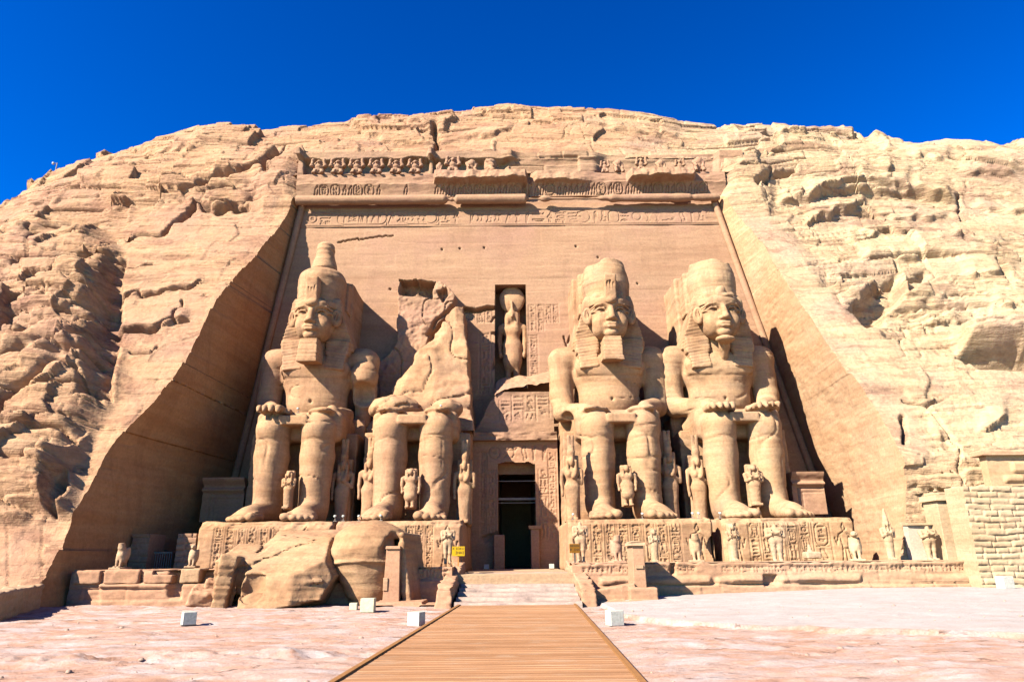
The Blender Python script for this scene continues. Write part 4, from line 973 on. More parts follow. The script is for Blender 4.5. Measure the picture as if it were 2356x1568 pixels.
def crown_volume(kind, seed):
    v = Vol((-2.4, 1.5, 14.7), (2.4, 6.6, 21.0), 0.065)
    if kind == 'double':
        def drum(X, Y, Z):
            r = np.interp(Z, [14.8, 16.0, 17.2, 17.75], [1.56, 1.64, 1.68, 1.50]); qx = np.hypot(X, Y-4.05)-r+.35; qz = np.abs(Z-16.1)-1.68+.35
            return np.sqrt(np.maximum(qx, 0)**2+np.maximum(qz, 0)**2)+np.minimum(np.maximum(qx, qz), 0)-.35
        v.put(drum, (-1.8, 2.2, 14.7), (1.8, 5.9, 18.0)); v.ell((0, 4.1, 17.6), (1.35, 1.35, .55), k=.3)
        v.cap((0, 4.15, 17.4), (0, 4.2, 18.3), 1.02, .86, .30); v.cap((0, 4.2, 18.4), (0, 4.2, 19.75), .80, .58, .2)
        v.ell((0, 4.2, 19.8), (.62, .62, .55), k=.15)
        v.box((1.30, 5.55, 16.3), (.45, .9, 1.1), .1, k=.1)
    else:
        v.cap((0, 3.95, 15.3), (0, 4.15, 17.0), 1.58, 1.62, 0); v.box((0, 3.9, 15.2), (1.1, 1.4, .55), .3); v.cap((0, 4.15, 16.8), (0, 4.25, 18.0), 1.62, 1.42, .3)
        def cut(X, Y, Z): return -(18.25+.18*X*(1 if kind == 'a' else -.4)+.25*noise(X/.9, Y/.9, 0, seed)-Z)
        v.put(lambda X, Y, Z: -(cut(X, Y, Z)), (-2.4, 1.5, 17.4), (2.4, 6.6, 21), .05, 's')
        v.box((-1.15, 5.4, 16.3), (.75, 1.0, 1.6), .2, k=.15)
    v.put(lambda X, Y, Z: 0.03*np.exp(-((Z-15.55)/.05)**2), (-2.4, 1.5, 15.3), (2.4, 6.6, 15.8), 0, 'd')
    v.rough(.05, .8, seed, .04)
    if kind == 'double': v.put(lambda X, Y, Z: .10*np.exp(-((Z-18.05-.1*X)/.06)**2), (-2, 2, 17.6), (2, 6, 18.5), 0, 'd')
    return v.mesh()
def beard_volume(seed):
    v = Vol((-1.0, 1.3, 9.9), (1.0, 4.0, 12.6), 0.05)
    def slab(X, Y, Z):
        w = np.interp(Z, [10.3, 12.0], [.68, .58]); f = np.interp(Z, [10.3, 12.0], [1.72, 1.95])
        q = np.maximum(np.abs(X)-w, np.maximum(f-Y, Y-3.7)); return np.maximum(q, np.maximum(10.30+.15*(Y-1.7)-Z, Z-11.95))
    v.put(slab, (-.9, 1.5, 10.1), (.9, 3.9, 12.4))
    v.put(lambda X, Y, Z: 0.012*np.sin(Z*2*np.pi/.24), (-1, 1.3, 10.2), (1, 4, 12.5), 0, 'd')
    v.rough(.035, .6, seed, .02); return v.mesh()
def cobra_volume(kind, seed):
    v = Vol((-.8, 1.2, 14.3), (.8, 3.4, 17.2), 0.05)
    if kind == 'stub':
        v.ell((-.05, 2.25, 15.5), (.36, .4, .5), rotm(0, 20, 0)); v.ell((.3, 2.1, 15.2), (.45, .3, .2), k=.1); v.cap((0, 2.3, 14.8), (.1, 2.3, 15.3), .3, .25, .1)
    else:
        v.box((0, 2.10, 15.75), (.42, .42, .98), .12, rotm(6, 0, 0)); v.ell((0, 1.95, 14.85), (.40, .34, .28), k=.1)
        for x in (-.2, 0, .2): v.cap((x, 1.62, 15.0), (x, 1.75, 16.6), .035, .035, .02, 's')
        v.cap((-.5, 1.66, 15.5), (.5, 1.66, 15.5), .03, .03, .02, 's')
        if kind == 'chipped': v.ell((-.1, 1.9, 16.8), (.5, .5, .25), k=.05, op='s')
    v.rough(.04, .5, seed); return v.mesh()
def body_volume(torso=True, arm_l='full', arm_r='full', hand_l=True, hand_r=True, chest='worn', seed=1):
    v = Vol((-4.6, -3.3, -.25), (4.6, 6.9, 13.4 if torso else 8.4), 0.082)
    for s in (-1, 1):
        x = s*1.40
        v.cap((x, 1.05, 5.70), (x, 1.25, 4.0), 1.00, 1.03, .1); v.cap((x, 1.25, 4.0), (x*1.0, 1.15, 1.15), 1.05, .86, .15)
        v.ell((x, .36, 5.45), (.52, .24, .48), k=.25)
        v.cap((x-s*.12, .62, 4.4), (x-s*.02, .66, 1.4), .40, .26, .35)        # shin blade
        v.cap((x, 1.0, 5.72), (s*1.55, 4.8, 6.05), 1.0, 1.20, .15, sq=(1, 1, 1.02))
        v.cap((x, 1.35, .72), (x+s*.05, 1.2, 1.3), .84, .84, .25)
        v.ell((x, 1.75, .42), (.62, .75, .52), k=.2)
        v.cap((x, .9, .75), (x+s*.12, -1.4, .42), .66, .50, .35); v.ell((x+s*.14, -1.3, .30), (.86, .95, .42), k=.3)
        for i, (tx, ty, r) in enumerate(((-.62, -2.42, .27), (-.18, -2.50, .20), (.16, -2.38, .19), (.46, -2.20, .18), (.72, -1.95, .17))):
            v.cap((x+s*(tx*.85+.1), -1.5, .34), (x+s*(tx+.17), ty, r*.95), r*1.05, r, .06)
            v.ell((x+s*(tx+.17), ty-.08, r*1.0), (r*1.12, r*1.1, r*.95), k=.04)
        v.put(lambda X, Y, Z: .05*np.exp(-((Z-5.05+.25*np.abs(X-x))/.06)**2)*(Y < 1), (x-1.2, -.4, 4.6), (x+1.2, 1, 5.2), 0, 'd')
        v.box((x, 4.0, .0), (1.2, 3.0, .12), .05)
    v.box((0, 3.6, 6.0), (2.7, 2.2, .95), .4, k=.25)
    v.box((0, 1.05, 6.15), (.9, .95, .30), .06, k=.04)                       # hem of the kilt between the knees
    if torso:
        v.ell((0, 5.0, 8.2), (2.10, 1.55, 1.9), k=.3); v.ell((0, 5.0, 10.1), (2.52, 1.55, 2.05), k=.5)
        v.cap((-2.5, 5.25, 11.25), (2.5, 5.25, 11.25), .92, .92, .5); v.cap((0, 4.9, 11.2), (0, 4.4, 13.0), 1.25, 1.1, .4)
        for s in (-1, 1):
            v.ell((s*1.15, 3.90, 10.40), (1.22, .50, .78), rotm(10, 0, 0), .45)
            v.cap((s*3.15, 5.2, 11.15), (s*3.28, 5.0, 8.55), .93, .80, .25); v.ell((s*3.05, 5.1, 11.2), (1.05, .95, .85), k=.3)
        v.ell((0, 3.50, 8.05), (.10, .15, .14), k=.08, op='s'); v.cap((0, 3.35, 8.2), (0, 3.45, 9.5), .05, .04, .1, 's')
        v.put(lambda X, Y, Z: .05*np.exp(-((Z-9.62-.05*np.abs(X))/.06)**2)*(Y < 4.4), (-2.3, 2.6, 9.3), (2.3, 4.4, 10), 0, 'd')
    for s, arm, hand in ((-1, arm_l, hand_l), (1, arm_r, hand_r)):
        if torso and arm == 'full':
            v.cap((s*3.28, 5.0, 8.5), (s*3.15, 4.6, 7.75), .80, .74, .2); v.cap((s*3.10, 4.5, 7.65), (s*1.75, 1.6, 7.05), .70, .46, .2)
        elif torso and arm == 'stump':
            v.ell((s*3.3, 4.4, 10.0), (.95, .75, 1.0), k=.2); v.cap((s*3.2, 5.2, 8.4), (s*3.1, 5.6, 7.0), .55, .6, .2)
            v.ell((s*3.3, 4.0, 8.6), (1.0, 1.0, .85), k=.2, op='s'); v.cap((s*2.4, 4.0, 7.1), (s*1.9, 2.0, 7.0), .5, .45, .2)
        elif torso and arm == 'broken':
            v.cap((s*3.28, 5.0, 8.5), (s*3.15, 4.6, 7.75), .80, .74, .2); v.cap((s*3.3, 4.4, 7.3), (s*1.9, 1.9, 7.0), .62, .45, .2); v.ell((s*3.2, 3.1, 6.6), (.75, .7, .55), k=.1, op='s')
        x = s*1.42
        if hand:
            v.box((x, 1.25, 6.88), (.80, .95, .24), .2, rotm(3, 0, 0), .12)
            for i, (fx, fl) in enumerate(((-.60, -.30), (-.22, -.42), (.16, -.40), (.54, -.26))):
                v.cap((x+s*fx*.95, .6, 6.92), (x+s*fx*1.02, fl+.12, 6.84), .20, .19, .05); v.cap((x+s*fx*1.02, fl+.12, 6.84), (x+s*fx*1.02, fl+.02, 6.66), .19, .15, .05)
            v.cap((x-s*.72, 1.5, 6.9), (x-s*.92, .75, 6.74), .22, .18, .08)
        else:
            v.ell((x, 1.5, 6.85), (.85, 1.0, .28), k=.15); v.ell((x+.3*s, .8, 6.86), (.5, .5, .2), k=.1)
    m = .02
    v.rough(m, 1.0, seed, .008)
    X, Y, Z = v.ax[0][:, None, None], v.ax[1][None, :, None], v.ax[2][None, None, :]
    near = np.abs(v.f) < .6
    i, j, k = np.nonzero(near); x, y, z = v.ax[0][i], v.ax[1][j], v.ax[2][k]
    crk = 0.09*np.exp(-(noise(x/4, y/4, z/1.1, seed+30)/.03)**2)*np.clip(noise(x/1.5, y/1.5, z/1.5, seed+36)*2+.6, 0, 1)+0.03*np.exp(-(noise(x/1.3, y/1.3, z/4, seed+34)/.02)**2)*np.clip(noise(x/2, y/2, z/2, seed+35)*3-.6, 0, 1)               # bedding cracks
    if torso and chest == 'worn':
        crk = crk+0.12*(np.clip(fbm(x/.9, y/.9, z/.6, 3, seed+31)-.05, 0, 1))*np.exp(-((z-10.2)/.8)**2)*(y < 4.4)
    brk = np.clip(fbm(x/1.6, y/1.6, z/1.0, 3, seed+33)-.3, 0, 1)*.2*(np.abs(z-7) < .7)
    v.f[near] += crk+brk
    return v.mesh()
HEAD = head_volume()
HOFF = (0, -0.04, 0.50)
def add_part(name, VQ, root, mat, off=(0, 0, 0), sc=(1, 1, 1)):
    V, Q = VQ; return mesh_obj(name, np.asarray(V)*np.array(sc)+np.array(off), Q, mat, root, True, True)
def throne(root, seed, hw=3.42, back=6.6):
    v = Vol((-3.9, 1.6, -.3), (3.9, 8.9, 7.6), 0.1)
    v.box((0, 5.1, 2.85), (hw, 2.15, 2.95), .06); v.box((0, 6.2, 3.5), (hw, 1.2, 3.6), .08); 
    v.rough(.06, 1.0, seed, .04); add_part('throne', v.mesh(), root, M['statue'])
def back_pillar(root, hw, top, seed, cx=0.0):
    v = Vol((-2.6, 5.4, 5.5), (2.6, 10.3, top+.6), 0.11)
    v.box((cx, 7.9, (top+6)/2), (hw, 2.2, (top-6)/2), .12); v.rough(.12, 1.4, seed, .06); add_part('back_pillar', v.mesh(), root, M['statue'])
def colossus(label, cx, crown, beard, cobra, seed, hx=0.0, **kw):
    root = thing('colossal_statue', label, 'statue', (cx, YS, PT), 'seated colossi in front of the temple')
    body = add_part('body', body_volume(seed=seed, **kw), root, M['statue'])
    throne(root, seed+40); back_pillar(root, 1.55 if crown == 'double' else 1.65, 17.4 if crown == 'double' else 17.6, seed+50, 0.25 if crown == 'double' else -.55)
    add_part('head', HEAD, root, M['statue'], HOFF, (0.98, 1, 0.955))
    add_part('headcloth', headcloth_volume(seed+60), root, M['statue'], (0, 0, -0.40))
    add_part('crown', crown_volume(crown, seed+70), root, M['statue'], (0, 0, -0.40))
    if beard == 'full': add_part('beard', beard_volume(seed+80), root, M['statue'])
    else:
        v = Vol((-1.0, 1.5, 10.2), (1.0, 4.3, 12.4), .05); v.cap((.1, 2.75, 11.95), (.2, 3.7, 10.6), .42, .22, 0); v.ell((0, 2.35, 11.8), (.66, .5, .26), k=.1); v.rough(.06, .5, seed+80); add_part('beard', v.mesh(), root, M['statue'])
    add_part('cobra', cobra_volume(cobra, seed+90), root, M['statue'], (0, 0, -0.40))
    return root
c1 = colossus('best preserved seated colossus with tall double crown, left of the doorway by the shaded wall', -13.45, 'double', 'full', 'chipped', 1, arm_r='stump', hand_r=False, chest='plain')
c3 = colossus('bearded seated colossus with flat broken crown just right of the doorway', 6.65, 'a', 'full', 'full', 3, arm_l='broken', hand_l=False, hand_r=False, chest='plain')
c4 = colossus('seated colossus with its beard broken off, farthest right beside the sunlit wall', 14.2, 'b', 'stub', 'stub', 4, chest='worn')
def colossus_ruin():
    root = thing('colossal_statue', 'ruined seated colossus with only its legs left, between the crowned colossus and the doorway', 'statue', (-6.15, YS, PT), 'seated colossi in front of the temple')
    add_part('body', body_volume(torso=False, hand_l=False, hand_r=False, seed=2), root, M['statue']); throne(root, 42)
    # the torn stump of the torso: a steep wedge of broken rock
    v = Vol((-4.3, 1.2, 6.0), (4.3, 9.2, 17.2), 0.10)
    def wedge(X, Y, Z):
        px = X-6.15; right = (X-(3.45-.10*(Z-7)))*.99
        left = -(X+.55*noise(Z/1.1, Y/2, 0, 44)+.22*noise(Z/.4, Y/1, 0, 45)-np.interp(Z, [6.5, 8, 8.8, 9.6, 11, 12.4, 13.6, 15.0, 16.4], [-3.4, -3.1, -2.5, -1.6, -.75, .2, .75, 1.7, 2.85]))*.72
        front = 2.0-Y+0*X
        for n_, p_ in (((-.25, -.88, .40), (0, 4.0, 9)), ((.15, -.93, .33), (2, 4.4, 11.5)), ((-.45, -.80, .40), (-.5, 5.0, 12.3)), ((.34, -.84, .43), (2.5, 5.1, 12.6)), ((.0, -.97, .25), (2.6, 5.9, 14.5)), ((-.62, -.70, .35), (-1.2, 4.6, 9.6))):
            front = np.maximum(front, (X-p_[0])*n_[0]+(Y-p_[1])*n_[1]+(Z-p_[2])*n_[2])
        return np.maximum(np.maximum(right, left), np.maximum(front, np.maximum(Y-9.0, Z-16.3)))
    v.put(wedge, (-4, 1.2, 6), (4.2, 9.2, 16.6))
    v.ell((-1.6, 3.4, 7.4), (1.8, 1.6, .9), k=.3); v.ell((1.9, 2.6, 7.2), (1.1, 1.2, .7), k=.2)
    v.rough(.20, 1.5, 48, .03); v.rough(.07, .35, 49)
    X, Y, Z = np.meshgrid(*v.ax, indexing='ij'); nr = np.abs(v.f) < .5; x, y, z = X[nr], Y[nr], Z[nr]
    v.f[nr] += .20*np.exp(-(fbm(x/3.6, y/3, z/3.0, 2, 52)/.02)**2)
    add_part('broken_torso', v.mesh(), root, M['statue']); return root
c2 = colossus_ruin()
# ------------------------------------------------------------------ plinths, terrace, stairs, walkway
TZ = 1.60
def structure_box(name, lo, hi, mat, label, seed=0):
    mb = MB(); mb.box(lo, hi); o = mb.build(name, mat); return tag(o, label, None, None, 'structure')
structure_box('terrace_floor', (-20.6, 33.6, -0.5), (20.9, 49.5, 1.22), M['pale'], 'raised sandstone floor behind the terrace walls')
def plinth(label, x0, x1, seed, cols, worn_top=0.0, cut=None, figs=()):
    y0, z0, z1 = 38.0, 1.15, PT-0.02
    root = thing('statue_plinth', label, 'plinth', ((x0+x1)/2, y0, z0), 'inscribed plinths under the seated colossi')
    R = Relief(0, x1-x0, 0, z1-z0, 0.045); h = z1-z0; w = x1-x0
    for i, (a, b, kind) in enumerate(cols):
        if kind == 'c': inscribe_col(R, a*w, b*w, .10*h, .90*h, seed*50+i, 0.042, 0.075)
        else:                                            # big figure in outline
            u, W2 = a*w, (b-a)*w
            for st in ([(.5, .9), (.42, .82), (.5, .74), (.6, .8), (.5, .9)], [(.5, .74), (.25, .68), (.12, .5), (.05, .62)], [(.5, .74), (.75, .66), (.85, .45), (.97, .6)], [(.3, .66), (.38, .42), (.25, .1)], [(.7, .64), (.62, .42), (.75, .1)], [(.38, .42), (.62, .42)], [(.5, .4), (.48, .1)]):
                R.stroke([(u+x*W2, y*h) for x, y in st], .05, .085)
    R.stroke([(0.1, .94*h), (w-.1, .94*h)], .05, .07); R.stroke([(.1, .06*h), (w-.1, .06*h)], .05, .07)
    R.H += 0.05*fbm(R.U/1.5, R.V/.5, 0, 4, seed)+0.05*np.clip(fbm(R.U/.8, R.V/.8, 0, 3, seed+1), 0, 1)
    top = sst(h-.16-worn_top, h, R.V+.16*fbm(R.U/.5, R.V/.5, 0, 3, seed+2)); R.H -= top*(.25+.5*worn_top)
    e = np.minimum(R.U, w-R.U); R.H -= .25*sst(.16, 0, e+.05*noise(R.V*3, 0, 0, seed))
    keep = None
    if cut is not None:
        c = cut(R.U/w, R.V/h); keep = ~(c[1:, 1:] | c[:-1, :-1])
    relief_slab('inscribed_face', R, (x0, y0, z0), M['statue'], root, 0.6, keep)
    v = Vol((x0-.2, y0+.2, z0-.2), (x1+.2, 49.2, z1+.25), 0.16)
    v.box(((x0+x1)/2, (y0+.35+48.9)/2, (z0+z1)/2), ((x1-x0)/2-.02, (48.9-y0-.35)/2, (z1-z0)/2+.02), .1); v.rough(.08, 1.2, seed+5, .03)
    V, Q = v.mesh(); mesh_obj('plinth_core', V, Q, M['statue'], root)
    return root
def even(a, b, n, kind='c', gap=.012): d = (b-a)/n; return [(a+i*d+gap, a+(i+1)*d-gap, kind) for i in range(n)]
plinth('inscribed plinth under the best preserved colossus, half hidden by a fallen block', -17.0, -9.75, 1, even(.12, .62, 6)+[(.70, .92, 'f')], .25)
plinth('inscribed plinth under the ruined colossus, left of the stairs', -9.6, -2.75, 2, even(.55, .78, 3)+[(.80, .97, 'f')], .15)
plinth('inscribed plinth right of the stairs under the bearded colossus, its right corner broken', 2.95, 10.75, 3, [(.03, .14, 'f')]+even(.15, .78, 7)+[(.80, .97, 'f')], .1, lambda u, v: u > 0.985-0.05*(1-v)**2+.03*np.sin(v*9))
plinth('inscribed plinth farthest right under the colossus with no beard', 11.25, 18.35, 4, [(.04, .16, 'f')]+even(.18, .66, 5)+[(.68, .80, 'c'), (.83, .99, 'f')], .15)
def terrace(label, x0, x1, seed, right):
    tz = TZ+(.11 if right else -.04); y0 = 33.2; root = thing('terrace_wall', label, 'terrace wall', ((x0+x1)/2, y0, 0))
    R = Relief(0, x1-x0, 0, tz+.4, 0.055); Z = R.V-.4; px = proj(np.stack([R.U+x0, np.full_like(R.U, y0), Z], -1))[0]
    def ux(p): return at(p, 1310, y0)[0]-x0
    wob = .05*noise(R.U*.9, 0, 0, seed)
    if right:
        inscribe_row(R, ux(1340), ux(1600), 1.27+.4, 1.54+.4, seed, .035, .07); inscribe_row(R, ux(1660), ux(2250), 1.25+.4, 1.52+.4, seed+1, .035, .07)
        pres = sst(1375, 1385, px)*sst(1640, 1628, px)+sst(1644, 1652, px)*sst(1757, 1750, px)+sst(1790, 1800, px)*sst(1985, 1975, px)*.75+sst(2100, 2150, px)*sst(2262, 2240, px)*.55
        tor = np.sqrt(np.clip(1-((Z-.92-wob)/.17)**2, 0, 1))
        R.H += .24*tor*np.clip(pres, 0, 1)*(1+.3*fbm(R.U/.5, R.V/.3, 0, 3, seed+3))
        R.H -= .30*sst(1754, 1758, px)*sst(1789, 1783, px)*sst(.6, .7, Z)*sst(1.15, 1.1, Z)
        R.H += .14*sst(.70+.02, .66, Z+wob)-.10*np.exp(-((Z-.70+wob)/.035)**2)
        R.H -= .35*np.exp(-((px-1548)/5)**2)*sst(1.1, 1.2, Z)
    else:
        inscribe_row(R, ux(240), ux(318), 1.15+.4, 1.50+.4, seed, .04, .08); inscribe_row(R, ux(950), ux(1030), 1.10+.4, 1.5+.4, seed+1, .04, .08)
        R.H += .14*sst(.98, .93, Z+wob)*sst(225, 236, px)+.10*np.exp(-((Z-.86)/.10)**2)*sst(228, 236, px)*sst(410, 395, px)-.10*np.exp(-((Z-.72)/.03)**2)*sst(410, 390, px)
        R.H -= .2*np.exp(-((px-322)/2.5)**2)*sst(.95, 1.05, Z)+.5*sst(405, 416, px)*sst(940, 930, px)*sst(.9, 1.05, Z)
        R.H -= .4*sst(385, 400, px)*sst(425, 412, px)*sst(.45, .6, Z+.4*fbm(R.U, 0, 0, 3, seed))
    R.H += .07*fbm(R.U/1.0, R.V/.35, 0, 4, seed+4)+.03*blocks(R.U, R.V, .6, 1.6, seed+5, .05, .8)
    R.H -= .15*sst(tz-.07, tz+.02, Z+.10*fbm(R.U/.4, 0, 0, 3, seed+6))
    relief_slab('front_face', R, (x0, y0, -.4), M['pink'], root, .2)
    n = 260; xs = np.linspace(x0, x1, n); m = 14; V = []
    for x in xs:
        for t in np.linspace(0, 1, m):
            V.append((x, y0+.02+t*2.3, tz-.03+.05*float(noise(x*1.5, t*3, 0, seed))*(t > 0)-(0.3 if t == 1 else 0)))
    mesh_obj('coping', np.array(V), grid_quads(n, m), M['pale'] if right else M['pink'], root)
    return root
terrace('long pink terrace wall right of the stairs with broken moulding and band of signs', 2.75, 21.9, 501, True)
terrace('pink terrace wall left of the stairs, partly shaded and hidden by fallen blocks', -20.4, -2.85, 521, False)
def rough_solid(name, label, cat, lo, hi, h, build, mat, seed, amp=.05, sc=.7, strata=.02, group=None, parent=None):
    v = Vol(lo, hi, h); build(v); v.rough(amp, sc, seed, strata); V, Q = v.mesh()
    o = mesh_obj(name, V, Q, mat, parent)
    return tag(o, label, cat, group) if label else o
# parapet blocks on the left terrace
for (a, b, t0, lab, sd) in ((163, 232, 1312, 'shaded parapet block at the left end of the left terrace', 1), (234, 322, 1309, 'inscribed parapet block carrying the headless falcon', 2), (324, 398, 1312, 'broken low parapet block between the two falcons', 3), (409, 462, 1306, 'square parapet block carrying the round headed falcon', 4)):
    p0, p1 = at(a, 1340, 33.0), at(b, t0, 33.0)
    def bb(v, p0=p0, p1=p1, sd=sd):
        v.box(((p0[0]+p1[0])/2, 33.75, (p1[2]+.95)/2), ((p1[0]-p0[0])/2-.02, .72, (p1[2]-.95)/2), .07)
        if sd == 3: v.box((p1[0]-.2, 33.5, p1[2]), (.75, 1.2, .2), .05, op='s', k=.03)
    rough_solid('parapet_block', lab, 'stone block', (p0[0]-.2, 32.8, .8), (p1[0]+.2, 34.7, p1[2]+.25), .05, bb, M['pink'] if sd < 4 else M['pale'], 540+sd, .05, .5, .02, 'parapet blocks on the left terrace')
# stairs
def stairs():
    root = thing('stone_stairs', 'worn pale stone stairs climbing from the boardwalk to the dark doorway', 'stairs', (0.2, 29.3, 0))
    n = 8
    for i in range(n):
        y = 29.35+i*.91; z0, z1 = -.1, .10+(i+1)*.142; nx = 90; xs = np.linspace(-2.42, 2.75, nx)
        prof = [(y, z0), (y+.03, z1-.10), (y+.10, z1-.03), (y+.20, z1), (y+.6, z1+.004), (y+1.2, z1+.004)]
        V = np.array([(x, a+.12*float(noise(x*.9, i*3.7, 0, 551))+.05*float(noise(x*3.1+k*.7, i, 0, 553)), b+(.03*float(noise(x*2.5, i*2.1, k, 552)) if k else 0)) for x in xs for k, (a, b) in enumerate(prof)])
        mesh_obj('step', V, grid_quads(nx, len(prof)), M['pale_step'], root)
    mb = MB(); mb.box((-2.4, 36.6, -.2), (2.8, 47.2, 1.26)); mb.build('landing', M['pale'], root)
M['pale_step'] = stone('worn_step_stone', (0.50, 0.375, 0.32), (0.45, 0.33, 0.275), (0.34, 0.24, 0.20), (0.44, 0.30, 0.26), 0.5, bump=1.0, bump_d=0.10, fine=3.5, grey=0.35)
stairs()
def bal(v, s):
    x = -2.78 if s < 0 else 2.98
    def f(X, Y, Z):
        top = np.interp(Y, [29.6, 30.6, 36.2, 37.2], [.62, .85, 1.70, 1.78]); w = .30-.03*(Z-.5)
        cx = x+s*np.interp(Y, [29.6, 37], [.12, -.02])
        return np.maximum(np.maximum((np.abs(X-cx)-w)*.9, (Z-top)*.9), np.maximum(29.7+.25*np.maximum(Z, 0)-Y, Y-37.0))
    v.put(f, (x-1, 29.3, -.3), (x+1, 37.2, 2.0))
rough_solid('balustrade', 'pale eroded ramp wall at the left of the stairs, under a yellow sign', 'balustrade', (-4, 29.2, -.3), (-1.6, 37.4, 2.2), .06, lambda v: bal(v, -1), M['pink'], 561, .10, .55, .05, 'sloping ramp walls flanking the stairs')
rough_solid('balustrade', 'pink ramp wall at the right of the stairs, split by a dark crack', 'balustrade', (1.8, 29.2, -.3), (4.2, 37.4, 2.2), .06, lambda v: bal(v, 1), M['pink'], 563, .09, .55, .05, 'sloping ramp walls flanking the stairs')
# boardwalk
def walkway():
    zt = .14; l0, l1 = atz(765, 1568, zt), atz(1055, 1391, zt); r0, r1 = atz(1480, 1568, zt), atz(1325, 1391, zt)
    root = thing('boardwalk', 'long wooden plank walkway leading straight to the temple stairs', 'walkway', (0.5, 0, 0))
    def xl(y): return l0[0]+(l1[0]-l0[0])*(y-l0[1])/(l1[1]-l0[1])
    def xr(y): return r0[0]+(r1[0]-r0[0])*(y-r0[1])/(r1[1]-r0[1])
    V, Q, A = [], [], []; r = random.Random(3); y = -3.0; yend = l1[1]-.05; i = 0
    while y < yend:
        d = .118; a = y; b = y+d-.013; j = r.uniform(-.003, .003); n = len(V)
        V += [(xl(a)+.05, a, zt+j-.03), (xr(a)-.05, a, zt+j-.03), (xl(a)+.05, a, zt+j), (xr(a)-.05, a, zt+j), (xl(b)+.05, b, zt+j), (xr(b)-.05, b, zt+j), (xl(b)+.05, b, zt+j-.03), (xr(b)-.05, b, zt+j-.03)]
        Q += [(n, n+1, n+3, n+2), (n+2, n+3, n+5, n+4), (n+4, n+5, n+7, n+6)]; A += [min(1, max(0, r.gauss(.5, .33)))]*8
        y += d; i += 1
    o = mesh_obj('planks', np.array(V), np.array(Q), M['wood'], root, False); attr(o, 'plank', A)
    for s, f in ((-1, xl), (1, xr)):
        mb = MB(); ys = (-3.0, yend)
        x0, x1 = f(ys[0]), f(ys[1]); e = .10
        if s < 0: a0, b0, a1, b1 = x0-.03, x0+e-.03, x1-.03, x1+e-.03
        else: a0, b0, a1, b1 = x0-e+.03, x0+.03, x1-e+.03, x1+.03
        mb.add([(a0, ys[0], -.05), (b0, ys[0], -.05), (b1, ys[1], -.05), (a1, ys[1], -.05), (a0, ys[0], zt+.035), (b0, ys[0], zt+.035), (b1, ys[1], zt+.035), (a1, ys[1], zt+.035)],
               [(4, 5, 6, 7), (0, 1, 5, 4), (1, 2, 6, 5), (2, 3, 7, 6), (3, 0, 4, 7)])
        e_ = mb.build('edge_board', M['wood_edge'], root); attr(e_, 'plank', [.5]*8)
    mb = MB(); mb.add([(xl(-3)+.05, -3, .085), (xr(-3)-.05, -3, .085), (xr(yend)-.05, yend, .085), (xl(yend)+.05, yend, .085)], [(0, 1, 2, 3)]); mb.build('gap_shade_sheet', M['dark'], root)  # dark sheet below the planks, stands in for shade in the gaps
M['wood_edge'] = plain('walkway_edge_timber', (0.17, 0.08, 0.03), 0.7)
walkway()
